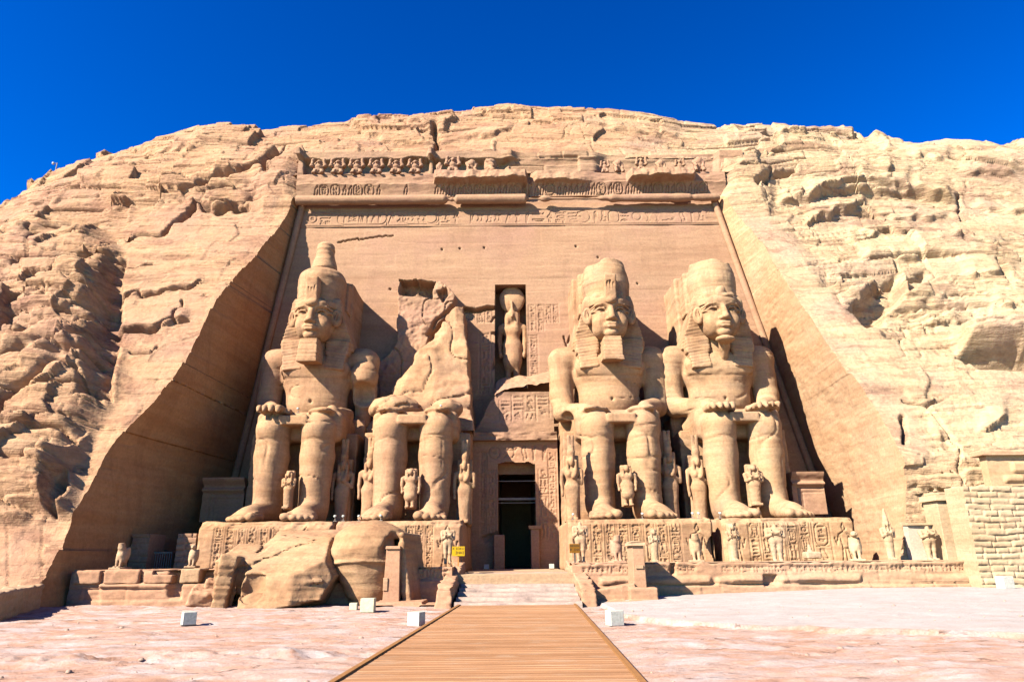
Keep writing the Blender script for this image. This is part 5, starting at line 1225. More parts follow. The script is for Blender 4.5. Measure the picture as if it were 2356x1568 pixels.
# ------------------------------------------------------------------ standing figures, falcons, baboons
def figure_volume(kind, seed):
    """unit figure: feet at 0, crown of head at 1 (headdress above), facing the viewer (-y)"""
    h = .0165; v = Vol((-.36, -.30, -.04), (.36, .30, 1.5 if kind in ('queen', 'crowned', 'hawk') else 1.12), h)
    if kind in ('osiride', 'crowned'):
        v.cap((0, 0, .08), (0, .01, .5), .085, .115, 0, sq=(.8, 1, 1)); v.box((0, -.05, .03), (.10, .14, .035), .02, k=.03)
    else:
        fwd = -.05 if kind in ('prince', 'hawk') else 0
        for s, yy in ((-1, 0), (1, fwd)):
            v.cap((s*.062, yy, .04), (s*.065, yy*.6, .27), .040, .058, .02); v.cap((s*.065, yy*.6, .27), (s*.07, 0, .50), .058, .085, .03); v.box((s*.062, yy-.05, .022), (.042, .095, .026), .018, k=.02)
        if kind == 'queen': v.cap((0, 0, .10), (0, 0, .5), .085, .115, .05, sq=(.85, 1.1, 1))
        if kind in ('prince', 'hawk'):
            v.cap((0, -.02, .30 if kind == 'prince' else .33), (0, 0, .54), .15, .118 if kind == 'prince' else .125, .03, sq=(1, 1.25, 1))
    v.ell((0, 0, .52), (.125, .085, .09), k=.05); v.cap((0, .0, .54), (0, .0, .68), .088, .105, .04, sq=(.9, 1.2, 1))
    v.ell((0, .0, .73), (.150, .085, .085), k=.05); v.cap((-.15, .01, .775), (.15, .01, .775), .048, .048, .04)
    v.cap((0, 0, .78), (0, -.01, .86), .05, .045, .03)
    if kind in ('osiride', 'crowned', 'headless'):
        for s in (-1, 1): v.cap((s*.185, .01, .76), (s*.17, -.03, .60), .045, .040, .02); v.cap((s*.17, -.03, .60), (-s*.07, -.11, .70), .038, .032, .02)
        v.cap((-.09, -.12, .62), (-.10, -.11, .80), .014, .012, .01); v.cap((.09, -.12, .62), (.10, -.11, .80), .014, .012, .01)
    elif kind == 'queen':
        v.cap((-.195, .01, .76), (-.205, 0, .58), .042, .036, .02); v.cap((-.205, 0, .58), (-.195, -.02, .43), .034, .028, .02); v.ell((-.195, -.03, .405), (.03, .035, .045), k=.01)
        v.cap((.195, .01, .76), (.19, -.01, .58), .042, .036, .02); v.cap((.19, -.01, .58), (.04, -.10, .665), .034, .028, .02); v.ell((.03, -.11, .67), (.04, .03, .035), k=.01)
        for s in (-1, 1): v.ell((s*.062, -.08, .715), (.045, .04, .045), k=.03)
    else:
        for s in (-1, 1): v.cap((s*.19, .01, .76), (s*.20, 0, .58), .044, .037, .02); v.cap((s*.20, 0, .58), (s*.19, -.02, .42), .035, .028, .02); v.ell((s*.185, -.03, .395), (.032, .04, .045), k=.01)
    if kind != 'headless':
        v.ell((0, -.03, .915), (.062, .072, .085), k=.02)
        if kind == 'hawk':
            v.ell((0, -.02, .90), (.075, .08, .08), k=.02); v.cap((0, -.09, .91), (0, -.135, .88), .03, .012, .02)
            v.ell((0, .03, 1.15), (.205, .06, .185), k=.0); v.cap((0, -.07, .96), (0, -.045, 1.09), .024, .017, .02)
            for s in (-1, 1): v.ell((s*.075, -.03, .84), (.045, .06, .12), k=.03)
        else:
            for s in (-1, 1): v.ell((s*.024, -.095, .925), (.014, .010, .007), None, .006, 's')
            v.cap((0, -.098, .935), (0, -.110, .902), .009, .014, .01); v.cap((-.018, -.096, .875), (.018, -.096, .875), .007, .007, .006)
            # heavy wig falling on the shoulders
            v.ell((0, .015, .935), (.088, .085, .085), k=.01); v.ell((0, -.075, .905), (.052, .05, .07), k=.01)
            for s in (-1, 1): v.box((s*.082, -.02, .82), (.030, .065, .115), .02, k=.02)
            if kind == 'prince': v.box((-.105, 0, .84), (.03, .05, .13), .01, k=.01)
        if kind == 'queen':
            v.cap((0, .0, 1.00), (0, .0, 1.05), .075, .085, .01); v.box((-.038, .01, 1.19), (.036, .03, .15), .02); v.box((.038, .01, 1.19), (.036, .03, .15), .02); v.ell((0, -.025, 1.12), (.06, .025, .06), k=.01)
        if kind == 'crowned':
            v.cap((0, 0, .98), (0, .01, 1.18), .085, .05, .02); v.ell((0, .01, 1.24), (.045, .045, .06), k=.03); v.cap((0, -.09, .84), (0, -.10, .74), .018, .022, .01)
    if kind in ('queen', 'prince', 'osiride', 'hawk'):
        v.box((0, .13, .50), (.125 if kind != 'queen' else .16, .07, .52), .02)   # back slab
    v.rough(.006, .12, seed); v.rough(.004, .04, seed+3)
    return v.mesh()
FIG = {k: figure_volume(k, 600+i) for i, k in enumerate(('queen', 'crowned', 'osiride', 'prince', 'headless', 'hawk'))}
_first = {}
def proto(kind, VQ, mat, name):
    """mesh shared by all copies of one figure"""
    if kind not in _first:
        o = mesh_obj(name, VQ[0], VQ[1], mat, None, True, True); _first[kind] = o; return o
    o = _first[kind].copy(); COL.objects.link(o); return o
HEIGHT = {'queen': 1.33, 'crowned': 1.28, 'osiride': 1.0, 'prince': 1.0, 'headless': .82, 'hawk': 1.335}
def stand(kind, px, ybot, ytop, Y, label, cat='statue', group=None, mat='statue', rz=0.0, name='stone_figure', wide=1.0, z=None):
    p0, p1 = at(px, ybot, Y), at(px, ytop, Y); zb = p0[2] if z is None else z; s = (p1[2]-zb)/HEIGHT[kind]
    o = proto(kind+mat, FIG[kind], M[mat], name); o.location = (p0[0], Y, zb); o.rotation_euler = (0, 0, math.radians(rz)); o.scale = (s*wide, s*wide, s)
    return tag(o, label, cat, group)
G1 = 'royal family figures standing at the knees of the colossi'
Z1 = PT+.02
stand('queen', 1318, 1190, 1001, 40.6, 'tall plumed queen in full sun at the far left knee of the bearded colossus', group=G1, name='queen_statue', z=Z1, wide=.78)
stand('queen', 1067, 1190, 1012, 42.3, 'shaded tall queen on a slab right of the ruined colossus, beside the doorway', group=G1, name='queen_statue', z=Z1, wide=.78)
stand('queen', 783, 1190, 1010, 43.0, 'shaded queen on a slab right of the legs of the best preserved colossus', group=G1, name='queen_statue', z=Z1, wide=.78)
stand('queen', 846, 1190, 1006, 42.8, 'tall queen half hidden behind the left leg of the ruined colossus', group=G1, name='queen_statue', z=Z1, wide=.78)
stand('queen', 1546, 1182, 990, 42.6, 'slim queen right of the legs of the bearded colossus', group=G1, name='queen_statue', z=Z1, wide=.78)
stand('queen', 1612, 1180, 1000, 42.8, 'queen in half shade left of the legs of the colossus without a beard', group=G1, name='queen_statue', z=Z1, wide=.78)
stand('osiride', 659, 1170, 1083, 40.9, 'small long-haired figure between the legs of the best preserved colossus', group=G1, name='princess_statue', wide=.88)
stand('prince', 943, 1168, 1078, 40.9, 'small square-wigged figure in a flared kilt between the legs of the ruined colossus', group=G1, name='prince_statue', wide=1.15)
stand('prince', 1445, 1163, 1070, 40.9, 'small prince in a long flared kilt between the legs of the bearded colossus', group=G1, name='prince_statue', wide=1.1)
stand('osiride', 1740, 1163, 1068, 40.9, 'small worn figure with folded arms between the legs of the beardless colossus', group=G1, name='princess_statue', wide=1.1)
# falcons
def falcon_volume(head):
    v = Vol((-.34, -.42, -.06), (.34, .5, 1.12), .02)
    v.box((0, .02, .02), (.27, .36, .05), .01)
    v.ell((0, .02, .62), (.20, .20, .30), rotm(-14, 0, 0), 0); v.cap((0, .06, .5), (0, .30, .12), .19, .07, .08)
    for s in (-1, 1):
        v.cap((s*.09, -.06, .45), (s*.085, -.13, .10), .085, .05, .04); v.box((s*.085, -.19, .085), (.05, .09, .03), .02, k=.02)
        v.ell((s*.17, .10, .55), (.06, .17, .34), rotm(-18, 0, 0), .04)
    if head == 'round':
        v.ell((0, -.10, .98), (.13, .14, .12), k=.06); v.cap((0, -.22, .97), (0, -.27, .92), .04, .015, .02)
        for s in (-1, 1): v.ell((s*.07, -.21, 1.0), (.03, .02, .025), None, .01, 's')
    else:
        v.cap((0, -.07, .85), (0, -.10, 1.02), .15, .13, .05); v.put(lambda X, Y, Z: 1.04+.1*X-Z, (-.4, -.4, .9), (.4, .4, 1.2), .01, 's')
    v.rough(.012, .14, 650, .004); return v.mesh()
FIG['falcon'] = falcon_volume('round'); FIG['falcon_flat'] = falcon_volume('flat'); HEIGHT['falcon'] = 1.09; HEIGHT['falcon_flat'] = 1.03
G2 = 'falcons and royal figures along the terrace edge'
YT = 34.1
TR = TZ+.09
stand('falcon_flat', 275, 1308, 1249, 33.7, 'stone falcon with a broken flat head on the left terrace, leftmost', 'falcon statue', G2, 'pale', -8, 'falcon_statue')
stand('falcon', 441, 1304, 1252, 33.7, 'small round-headed stone falcon on a square block, left terrace', 'falcon statue', G2, 'pale', 6, 'falcon_statue')
stand('headless', 1029, 1299, 1218, 35.2, 'headless striding figure on the left terrace near the yellow sign', 'statue', G2, 'pale', 8, 'royal_statue', z=TR, wide=.85)
stand('headless', 1337, 1299, 1208, 35.0, 'headless worn figure beside the amber sign at the right of the stairs', 'statue', G2, 'pale', -6, 'royal_statue', z=TR, wide=.85)
stand('falcon_flat', 1420, 1297, 1231, 34.4, 'brownish falcon with a broken head left of the white pillar, right terrace', 'falcon statue', G2, 'pink', 10, 'falcon_statue', z=TR)
stand('osiride', 1508, 1294, 1217, 34.4, 'slim mummy-shaped figure just right of the tall pillar', 'statue', G2, 'pale', 0, 'royal_statue', z=TR, wide=.85)
stand('falcon_flat', 1602, 1288, 1227, 34.3, 'headless falcon in front of the gap between the two right plinths', 'falcon statue', G2, 'pale', -8, 'falcon_statue', z=TR)
stand('osiride', 1690, 1286, 1204, 34.3, 'mummy-shaped figure with crossed arms at the left end of the far right plinth', 'statue', G2, 'pale', 4, 'royal_statue', z=TR, wide=.85)
stand('headless', 1789, 1284, 1212, 34.3, 'worn striding figure in front of the middle of the far right plinth', 'statue', G2, 'pale', -12, 'royal_statue', wide=1.15, z=TR)
stand('falcon', 1971, 1281, 1221, 34.2, 'large round-headed falcon just past the right end of the plinths', 'falcon statue', G2, 'pale', -20, 'falcon_statue', z=TR)
stand('crowned', 2050, 1280, 1170, 34.2, 'tall crowned mummy-shaped king, tallest figure on the right terrace', 'statue', G2, 'pale', 0, 'royal_statue', z=TR, wide=.85)
stand('headless', 2143, 1278, 1216, 34.2, 'short broken figure near the chapel door, last on the right terrace', 'statue', G2, 'pale', 6, 'royal_statue', wide=1.2, z=TR)
def stub(v, p): v.box((p[0], 34.3, p[2]+.12), (.34, .3, .16), .06); v.cap((p[0]-.06, 34.3, p[2]+.2), (p[0]-.08, 34.3, p[2]+.55), .15, .07, .08)
_p = at(1868, 1282, 34.3)
rough_solid('statue_stub', 'broken white statue base left of the large falcon', 'statue base', (_p[0]-.6, 33.8, _p[2]-.1), (_p[0]+.6, 34.8, _p[2]+.8), .03, lambda v: stub(v, _p), M['pale'], 660, .02, .2, .01)
# niche god
stand('hawk', 1179, 889, 657, 51.0, 'falcon-headed sun god with a disc on its head, standing in the niche above the doorway', 'statue', None, 'statue', 0, 'falcon_god_statue', wide=.80)
# baboons
def baboon_volume(full):
    v = Vol((-.5, -.4, -.05), (.5, .4, 1.15), .03)
    v.ell((0, .02, .38), (.27, .24, .36), k=.0); v.ell((0, 0, .62), (.30, .24, .24), k=.08)
    for s in (-1, 1):
        v.cap((s*.17, -.12, .30), (s*.24, -.25, .05), .12, .09, .04); v.box((s*.22, -.30, .03), (.09, .10, .05), .03, k=.03)
        if full: v.cap((s*.27, -.02, .64), (s*.36, -.20, .58), .12, .10, .04); v.cap((s*.36, -.20, .58), (s*.29, -.26, .98), .10, .085, .03)
        else: v.cap((s*.27, -.02, .62), (s*.20, -.26, .30), .10, .07, .04)
    if full:
        v.ell((0, -.04, .90), (.17, .17, .16), k=.05); v.cap((0, -.15, .87), (0, -.30, .83), .09, .07, .03); v.ell((0, .06, .80), (.34, .20, .28), k=.06); v.ell((0, -.20, .80), (.09, .10, .09), k=.04); v.ell((0, -.12, .58), (.16, .10, .2), k=.05)
    else: v.ell((.05, 0, .78), (.18, .15, .12), k=.05)
    v.rough(.03, .2, 670, .01); v.rough(.02, .08, 671); return v.mesh()
FIG['baboon'] = baboon_volume(True); FIG['baboon_worn'] = baboon_volume(False); HEIGHT['baboon'] = 1.05; HEIGHT['baboon_worn'] = .9
G3 = 'frieze of baboons along the top of the temple front'
ordn = ['first', 'second', 'third', 'fourth', 'fifth', 'sixth']
for i, x in enumerate((733, 777, 821, 866, 911, 955)):
    stand('baboon', x, 408, 372, F(33)-.30, 'well preserved squatting baboon, %s from the left in the frieze' % ordn[i], 'baboon statue', G3, 'facade', 0, 'baboon_statue', 1.22, z=CZT+.08)
for i, (x, y) in enumerate(((1010, 374), (1042, 366), (1084, 368), (1128, 366))):
    stand('baboon' if i == 1 else 'baboon_worn', x, 400, y, F(33)-.30, 'weathered baboon, %s of the four right of the break in the left frieze' % ordn[i], 'baboon statue', G3, 'facade', (0, 0, 12, 60)[i], 'baboon_statue', (.6, 1.1, .95, 1.2)[i], z=CZT+.1)
for i, (x, y) in enumerate(((1392, 373), (1422, 368), (1475, 366), (1520, 368), (1565, 370), (1608, 362))):
    stand('baboon_worn' if i % 2 else 'baboon', x, 398, y, F(33)-.25, 'eroded baboon stump, %s from the left in the right half of the frieze' % ordn[i], 'baboon statue', G3, 'facade', (-10, 15, 0, 8, -12, 0)[i], 'baboon_statue', .9, z=CZT+.1)
# ------------------------------------------------------------------ fallen blocks, pillars, chapel, lamps, signs
def chunk_a(v):
    # left upright piece, hollow, long slab leaning on it
    v.box((-12.65, 31.9, 1.0), (.42, .9, 1.15), .06, rotm(0, 6, 18)); v.box((-12.2, 33.2, 1.55), (1.1, 1.3, .75), .1, rotm(18, 4, 0), .1)
    def slab(X, Y, Z):
        q = Y-37.0
        for (nx, ny, nz), (ax_, ay, az) in (((-.06, -.95, .30), (-10, 30.45, .6)), ((-.10, -.50, .86), (-10, 31.0, 1.45)), ((-.02, -.15, .99), (-9.5, 34.0, 3.0)), ((-.96, -.25, .08), (-11.75, 31.5, 1)),
                                            ((.88, -.10, .46), (-8.0, 31.7, 1.45)), ((.90, .05, -.43), (-7.95, 31.4, 1.0)), ((.25, -.15, -.95), (-8.6, 31, .22)), ((.45, -.85, .28), (-8.4, 31.0, .9)), ((-.5, -.3, .8), (-11.6, 32.2, 2.0))):
            q = np.maximum(q, (X-ax_)*nx+(Y-ay)*ny+(Z-az)*nz)
        return q
    v.put(slab, (-12, 30.4, -.4), (-7.4, 37, 3.9), .05)
    v.ell((-11.15, 30.7, .95), (.62, .75, .85), rotm(0, -14, 0), .05, 's'); v.ell((-10.9, 31.0, .1), (.8, .5, .5), None, .08)
    v.box((-12.05, 31.0, .8), (.13, .9, 1.5), .02, rotm(0, 8, 10), .04, 's')
    v.put(lambda X, Y, Z: .10*np.exp(-((Z-1.95-.20*(X+10)-.4*(Y-31.6))/.05)**2), (-12, 30.4, .5), (-7.4, 36, 3.6), 0, 'd')
    v.cap((-8.9, 30.9, 1.0), (-8.3, 31.05, 1.05), .16, .12, .05); v.cap((-8.9, 30.95, .99), (-8.35, 31.05, 1.03), .09, .06, .04, 's')
rough_solid('fallen_block', 'broken slab-like part of the fallen head, lying left with a dark hollow in its side', 'fallen stone', (-14, 29.9, -.4), (-7.2, 37.3, 4.0), .065, chunk_a, M['boulder'], 701, .06, .45, .05, 'fallen pieces of the ruined colossus')
def chunk_b(v):
    v.ell((-6.62, 33.3, 2.35), (1.86, 1.9, 1.25), rotm(0, -3, 0), 0); v.ell((-7.35, 33.6, 2.85), (1.0, 1.3, .65), k=.2)
    v.cap((-6.62, 33.2, 1.95), (-6.35, 33.1, -.4), 1.72, .85, .05)
    v.put(lambda X, Y, Z: -.10*np.exp(-((Z-1.86+.06*(X+6.7)**2)/.07)**2), (-9.2, 31, 1.0), (-4.4, 35.6, 2.4), 0, 'd')
    v.box((-4.85, 33.1, 1.3), (.42, 1.2, 1.75), .1, rotm(0, -10, -12), .05); v.box((-5.15, 31.9, 1.2), (.10, 1.4, 1.6), .02, rotm(0, -8, 0), .05, 's')
    v.cap((-5.6, 31.5, 2.2), (-5.35, 32.2, 2.9), .35, .3, .1, 's')
rough_solid('fallen_block', 'large rounded fallen crown with a carved rim, lying upside down behind the slim pillar', 'fallen stone', (-9.2, 30.8, -.4), (-4.1, 35.8, 4.0), .06, chunk_b, M['boulder'], 703, .07, .9, .04, 'fallen pieces of the ruined colossus')
for i, (a, b, t, bt, Y, lab) in enumerate(((432, 496, 1352, 1390, 32.4, 'pinkish broken boulder under the falcon block at the left terrace foot'), (470, 505, 1328, 1350, 33.2, 'pale cracked rubble stone beside the fallen slab'))):
    p0, p1 = at(a, bt, Y), at(b, t, Y)
    rough_solid('rubble_stone', lab, 'rubble', (p0[0]-.3, Y-.8, p0[2]-.3), (p1[0]+.3, Y+1.3, p1[2]+.3), .05, lambda v, p0=p0, p1=p1, Y=Y: v.box(((p0[0]+p1[0])/2, Y+.3, (p0[2]+p1[2])/2), ((p1[0]-p0[0])/2, .8, (p1[2]-p0[2])/2), .12, rotm(10, 8, 15)), M['pink'], 710+i, .12, .4, .04, 'rubble at the foot of the left terrace')
def pillar_l():
    p = at(898, 1392, 31.6); x, y = p[0], 31.6; zt = at(898, 1262, 31.6)[2]
    root = thing('stone_pillar', 'slim tapering pink stone pillar in front of the fallen crown, left of the boardwalk', 'pillar', (x, y, 0))
    mb = MB(); mb.box((x-.36, y, .16), (x+.36, y+.75, zt), .06); mb.build('shaft', M['pink'], root, bevel=.02)
    mb = MB(); mb.box((x-.33, y-.02, zt), (x+.33, y+.77, zt+.13), .02); mb.build('cap', M['pink'], root, bevel=.02)
    mb = MB(); mb.box((x-.36, y-.035, .62), (x-.16, y+.02, 1.16), .0); mb.build('carved_panel', M['pale'], root, bevel=.02)
    q = at(930, 1400, 31.2)
    rough_solid('base', None, None, (x-1.0, 30.3, -.2), (x+2.6, 32.8, .4), .04, lambda v: (v.box((x+.5, 31.5, .0), (1.0, 1.0, .22), .04), v.box((x+.7, 31.2, -.05), (1.5, .9, .16), .05)), M['pink'], 720, .04, .4, .02, None, root)
def pillar_r():
    x0, x1 = at(1460, 1390, 31.2)[0], at(1491, 1390, 31.2)[0]; zt = at(1475, 1254, 31.2)[2]
    root = thing('stone_pillar', 'square pale pillar with a low side wall and stepped base, right of the boardwalk', 'pillar', (x0, 31.2, 0))
    mb = MB(); mb.box((x0, 31.2, .1), (x1, 32.75, zt), .04); mb.build('shaft', M['pink'], root, bevel=.03)
    mb = MB(); mb.box((x0-.06, 31.15, zt), (x1+.05, 32.8, zt+.12), .03, .03, 4); mb.box((x0-.02, 31.3, zt+.12), (x1-.1, 32.6, zt+.2), .05, .03, 5); mb.build('cap', M['pale'], root, bevel=.02)
    mb = MB(); mb.box((x0+.12, 31.165, zt-.95), (x1-.12, 31.2, zt-.80)); mb.build('carved_panel', M['pale'], root, bevel=.01)
    def wing(v):
        a = at(1369, 1385, 31.0)[0]
        v.put(lambda X, Y, Z: np.maximum(np.maximum(np.abs(Y-31.5)-.5, np.maximum(a-X, X-x0)), Z-.62-.14*(X-a)), (a-.1, 30.9, -.1), (x0+.1, 32.2, 1.0)); v.box((x0+.35, 31.6, .25), (.6, .85, .45), .05)
        v.box((x0-.3, 31.4, .02), (1.45, 1.1, .18), .04); v.box((x0+.4, 31.2, -.05), (1.15, 1.0, .16), .03)
    rough_solid('side_wall', None, None, (x0-2.2, 30.0, -.3), (x1+1.2, 32.9, 1.1), .045, wing, M['pink'], 722, .03, .4, .015, None, root)
pillar_l(); pillar_r()
# ---- small stone chapel at the far right
def masonry(name, x0, x1, y, z0, z1, parent, seed, ch=.34, mat='pale', depth=1.5, top=None):
    R = Relief(0, x1-x0, 0, z1-z0, .04); U, V = R.U, R.V+.05*noise(R.U*.8, R.V*.8, 0, seed)
    s = V/ch; i = np.floor(s); f = s-i; L = .55+.6*hsh(i, 0, seed); xx = U/L+hsh(i, 1, seed)*9; j = np.floor(xx); g = xx-j
    e = np.minimum(np.minimum(f, 1-f)*ch, np.minimum(g, 1-g)*L); r = hsh(i, j, seed)
    R.H = -.06*sst(.03, .0, e)*(hsh(i, j+3, seed) > .3)+.05*(r-.5)-.03*sst(.10, 0, e)+.03*fbm(U/.4, V/.25, 0, 3, seed)
    keep = None
    if top is not None:
        c = V > top(U); keep = ~(c[1:, 1:] | c[:-1, :-1])
    return relief_slab(name, R, (x0, y, z0), M[mat], parent, depth, keep)
def chapel():
    root = thing('stone_chapel', 'small blockwork chapel with tan plastered upper wall at the far right edge', 'chapel', (22, 32, 0))
    x0 = at(2262, 1355, 32.2)[0]
    masonry('block_wall', x0, x0+6.5, 32.2, .1, 4.95, root, 801, .27, 'pale', 1.3)
    mb = MB(); px0 = at(2278, 1100, 33.6)[0]; z1 = at(2300, 1047, 33.6)[2]
    R = Relief(0, 6, 0, z1-4.6, .07); R.H += .03*fbm(R.U/1, R.V/.5, 0, 3, 803)
    for (a, b, c, d) in ((2328, 2420, 1062, 1084), (2312, 2352, 1094, 1107)):
        q0, q1 = at(a, d, 33.6), at(b, c, 33.6); R.fill([(q0[0]-px0, q0[2]-4.6), (q1[0]-px0, q0[2]-4.6), (q1[0]-px0, q1[2]-4.6), (q0[0]-px0, q1[2]-4.6)], .13, .03)
    relief_slab('upper_wall', R, (px0, 33.6, 4.6), M['tanplaster'], root, .5)
    R = Relief(0, 6.4, 0, .26, .05); R.H += .06*fbm(R.U/.6, R.V/.3, 0, 3, 805)-.1*sst(.2, .26, R.V+.05*noise(R.U*2, 0)); relief_slab('cornice', R, (px0-.25, 33.35, z1), M['pink'], root, .9)
    # returning wall with the doorway
    xa, xb = at(2165, 1240, 34.3)[0], at(2262, 1240, 34.3)[0]
    zt = at(2200, 1152, 34.3)[2]
    dx0, dx1 = at(2193, 1240, 34.3)[0], at(2210, 1240, 34.3)[0]
    masonry('block_wall', dx1, xb+.3, 34.3, 1.3, zt+.35, root, 807, .28, 'pale', 2.0, lambda U: 2.9+.9*np.clip(U/1.2, 0, 1)+0*U)
    mb = MB(); mb.box((xa, 34.1, 1.45), (dx0, 35.3, zt)); mb.build('door_jamb', M['pale'], root, bevel=.03)
    mb = MB(); mb.box((xa-.15, 33.95, zt), (dx1+.35, 35.4, zt+.28), .04); mb.box((xa+.1, 34.05, zt+.28), (dx1+.2, 35.3, zt+.42)); mb.build('door_lintel', M['pale'], root, bevel=.04)
    mb = MB(); mb.box((dx0-.03, 35.35, 1.3), (dx1+.05, 35.5, zt)); mb.build('door_shade_panel', M['dark'], root)  # flat dark panel, paints the shaded interior of the doorway
    mb = MB(); mb.tube([(dx1+.05, 34.2, 1.5), (dx1+.05, 34.2, zt-.35)], .09, 10); mb.tube([(dx1+.05, 34.2, zt-.35), (dx1+.05, 34.2, zt)], [.09, .16], 10); mb.build('column', M['pale'], root, True)
    xp0, xp1 = at(2092, 1240, 34.9)[0], at(2165, 1240, 34.9)[0]; zp = at(2130, 1206, 34.9)[2]
    R = Relief(0, xp1-xp0, 0, zp-1.25, .07); R.H += .02*fbm(R.U, R.V, 0, 3, 809); relief_slab('plaster_panel', R, (xp0, 34.9, 1.25), M['plaster'], root, .4)
    mb = MB(); mb.box((xp0-.05, 34.75, zp), (xp1+.3, 35.5, zp+.12), .02, .03, 8); mb.build('panel_coping', M['pale'], root)
    # sloping rubble top joining wall and rock
    rough_solid('rubble_top', None, None, (xb-1.6, 33.8, 3.6), (xb+1.8, 38, 6.2), .08, lambda v: (v.box((xb-.2, 35.8, 4.35), (1.2, 1.2, .35), .1, rotm(0, -18, 0)), v.box((xb+.7, 35.8, 4.75), (.7, 1.2, .45), .1, rotm(0, -10, 5), .1)), M['pale'], 811, .14, .5, .06, None, root)
chapel()
# ---- shaded pieces inside the recess
def stela(label, a, b, t, bt, Y, seed, depth=1.4):
    p0, p1 = at(a, bt, Y), at(b, t, Y); root = thing('stone_shrine', label, 'shrine', ((p0[0]+p1[0])/2, Y, p0[2]))
    h = p1[2]-p0[2]; w = p1[0]-p0[0]; R = Relief(0, w, 0, h, .06)
    R.stroke([(.18*w, 0), (.18*w, .62*h), (.95*w, .62*h)], .07, .12); R.stroke([(.3*w, 0), (.3*w, .52*h), (.9*w, .52*h)], .05, .08)
    R.H += .22*np.sqrt(np.clip(1-((R.V-.72*h)/(.05*h))**2, 0, 1))+.3*sst(.80*h, .98*h, R.V)+.04*fbm(R.U/.6, R.V/.3, 0, 3, seed)
    relief_slab('carved_front', R, (p0[0], Y, p0[2]), M['facade'], root, depth)
stela('shaded shrine block with a moulded top at the right end of the recess', 1829, 1890, 1085, 1182, 42.5, 821)
stela('dark shrine with moulded top in the shaded left corner of the recess', 458, 566, 1098, 1200, 44.0, 823)
for i, (a, b, t, lab) in enumerate(((291, 346, 1227, 'shaded blockwork door post left of the dark passage in the left corner'), (397, 452, 1226, 'shaded blockwork door post right of the dark passage, beside the plinth'))):
    p0, p1 = at(a, 1318, 38.2), at(b, t, 38.2); root = thing('block_pier', lab, 'door post', ((p0[0]+p1[0])/2, 38.2, 1.2), 'door posts of the shaded side passage')
    masonry('block_face', p0[0], p1[0], 38.2, 1.2, p1[2], root, 830+i, .32, 'facade', 1.6)
_a, _b = at(346, 1310, 38.8), at(398, 1240, 38.8)
_root = thing('metal_gate', 'low dark metal gate closing the shaded side passage', 'gate', ((_a[0]+_b[0])/2, 38.9, 1.22))
for x in np.linspace(_a[0], _b[0], 9):
    mb = MB(); mb.tube([(x, 38.9, 1.22), (x, 38.9, 2.35)], .025, 6); mb.build('bar', M['iron'], _root)
for _z in (2.33, 1.30):
    mb = MB(); mb.box((_a[0], 38.87, _z), (_b[0], 38.93, _z+.06)); mb.build('rail', M['iron'], _root)
def lowwall(v): v.box((-19.3, 27.9, .25), (.4, 3.7, .72), .08, rotm(0, 0, 24))
rough_solid('low_wall', 'low rough stone wall in shade at the far left edge', 'wall', (-22.0, 23.6, -.6), (-16.6, 32.2, 1.4), .06, lowwall, M['pale'], 841, .10, .5, .04)
# ---- lamps
def floodlight(px, py, w, Y, label, rz, mat='white', z=None):
    p = at(px, py, Y); zb = float(gz(p[0], Y))-.02 if z is None else z
    root = thing('floodlight_box', label, 'floodlight', (p[0], Y, zb), 'boxed floodlights around the temple'); root.rotation_euler = (0, 0, math.radians(rz))
    h = w*1.02; mb = MB(); mb.box((-w/2, -w*.42, .03), (w/2, w*.42, h)); mb.build('casing', M[mat], root, bevel=.015, local=True)
    mb = MB(); mb.box((-w*.46, w*.42, .06), (w*.46, w*.42+.02, h-.03)); mb.build('lens', M['lamp_face'], root, local=True)
    mb = MB(); mb.box((-w/2-.02, -w*.3, 0), (w/2+.02, w*.3, .04)); mb.build('foot', M['iron'], root, local=True)
    return root
def yground(px, py):
    Y = 25.0
    for _ in range(40): p = at(px, py, Y); z = float(gz(p[0], Y)); q = atz(px, py, z+.05); Y = .6*Y+.4*q[1]
    return Y
for (x, y, w, lab, rz, mt) in ((433, 1432, .40, 'white box lamp alone on the bare rock in the left foreground', 35, 'white'), (846, 1404, .52, 'large cream box lamp at the foot of the fallen crown', 0, 'white_dim'), (813, 1400, .30, 'small cream box lamp left of the larger one below the fallen crown', 0, 'white_dim'), (957, 1435, .42, 'white box lamp beside the left edge of the boardwalk', -25, 'white'),
                      (1414, 1434, .44, 'white box lamp right of the boardwalk, below the square pillar', 20, 'white'), (2317, 1366, .52, 'white box lamp at the foot of the chapel wall', 10, 'white')):
    floodlight(x, y, w, yground(x, y) if x < 2200 else 31.3, lab, rz, mt)
for (x, lab) in ((1119, 'grey box lamp in shade left inside the doorway court'), (1269, 'grey box lamp in shade right inside the doorway court')):
    floodlight(x, 1312, .30, 44.5, lab, 0, 'white', 1.27)
def spot_proto():
    root = thing('spotlight', 'x', 'spotlight', (0, 0, 0), 'small white spotlights on the plinths')
    mb = MB(); mb.tube([(0, 0, 0), (0, 0, .16)], .025, 6); mb.box((-.09, -.05, 0), (.09, .05, .03)); mb.build('bracket', M['iron'], root, local=True)
    mb = MB(); mb.tube([(0, -.14, .26), (0, -.12, .26), (0, .14, .30)], [.055, .07, .05], 12); mb.build('lamp_housing', M['white'], root, True, local=True)
    return root
_sp = spot_proto(); _ch = list(_sp.children)
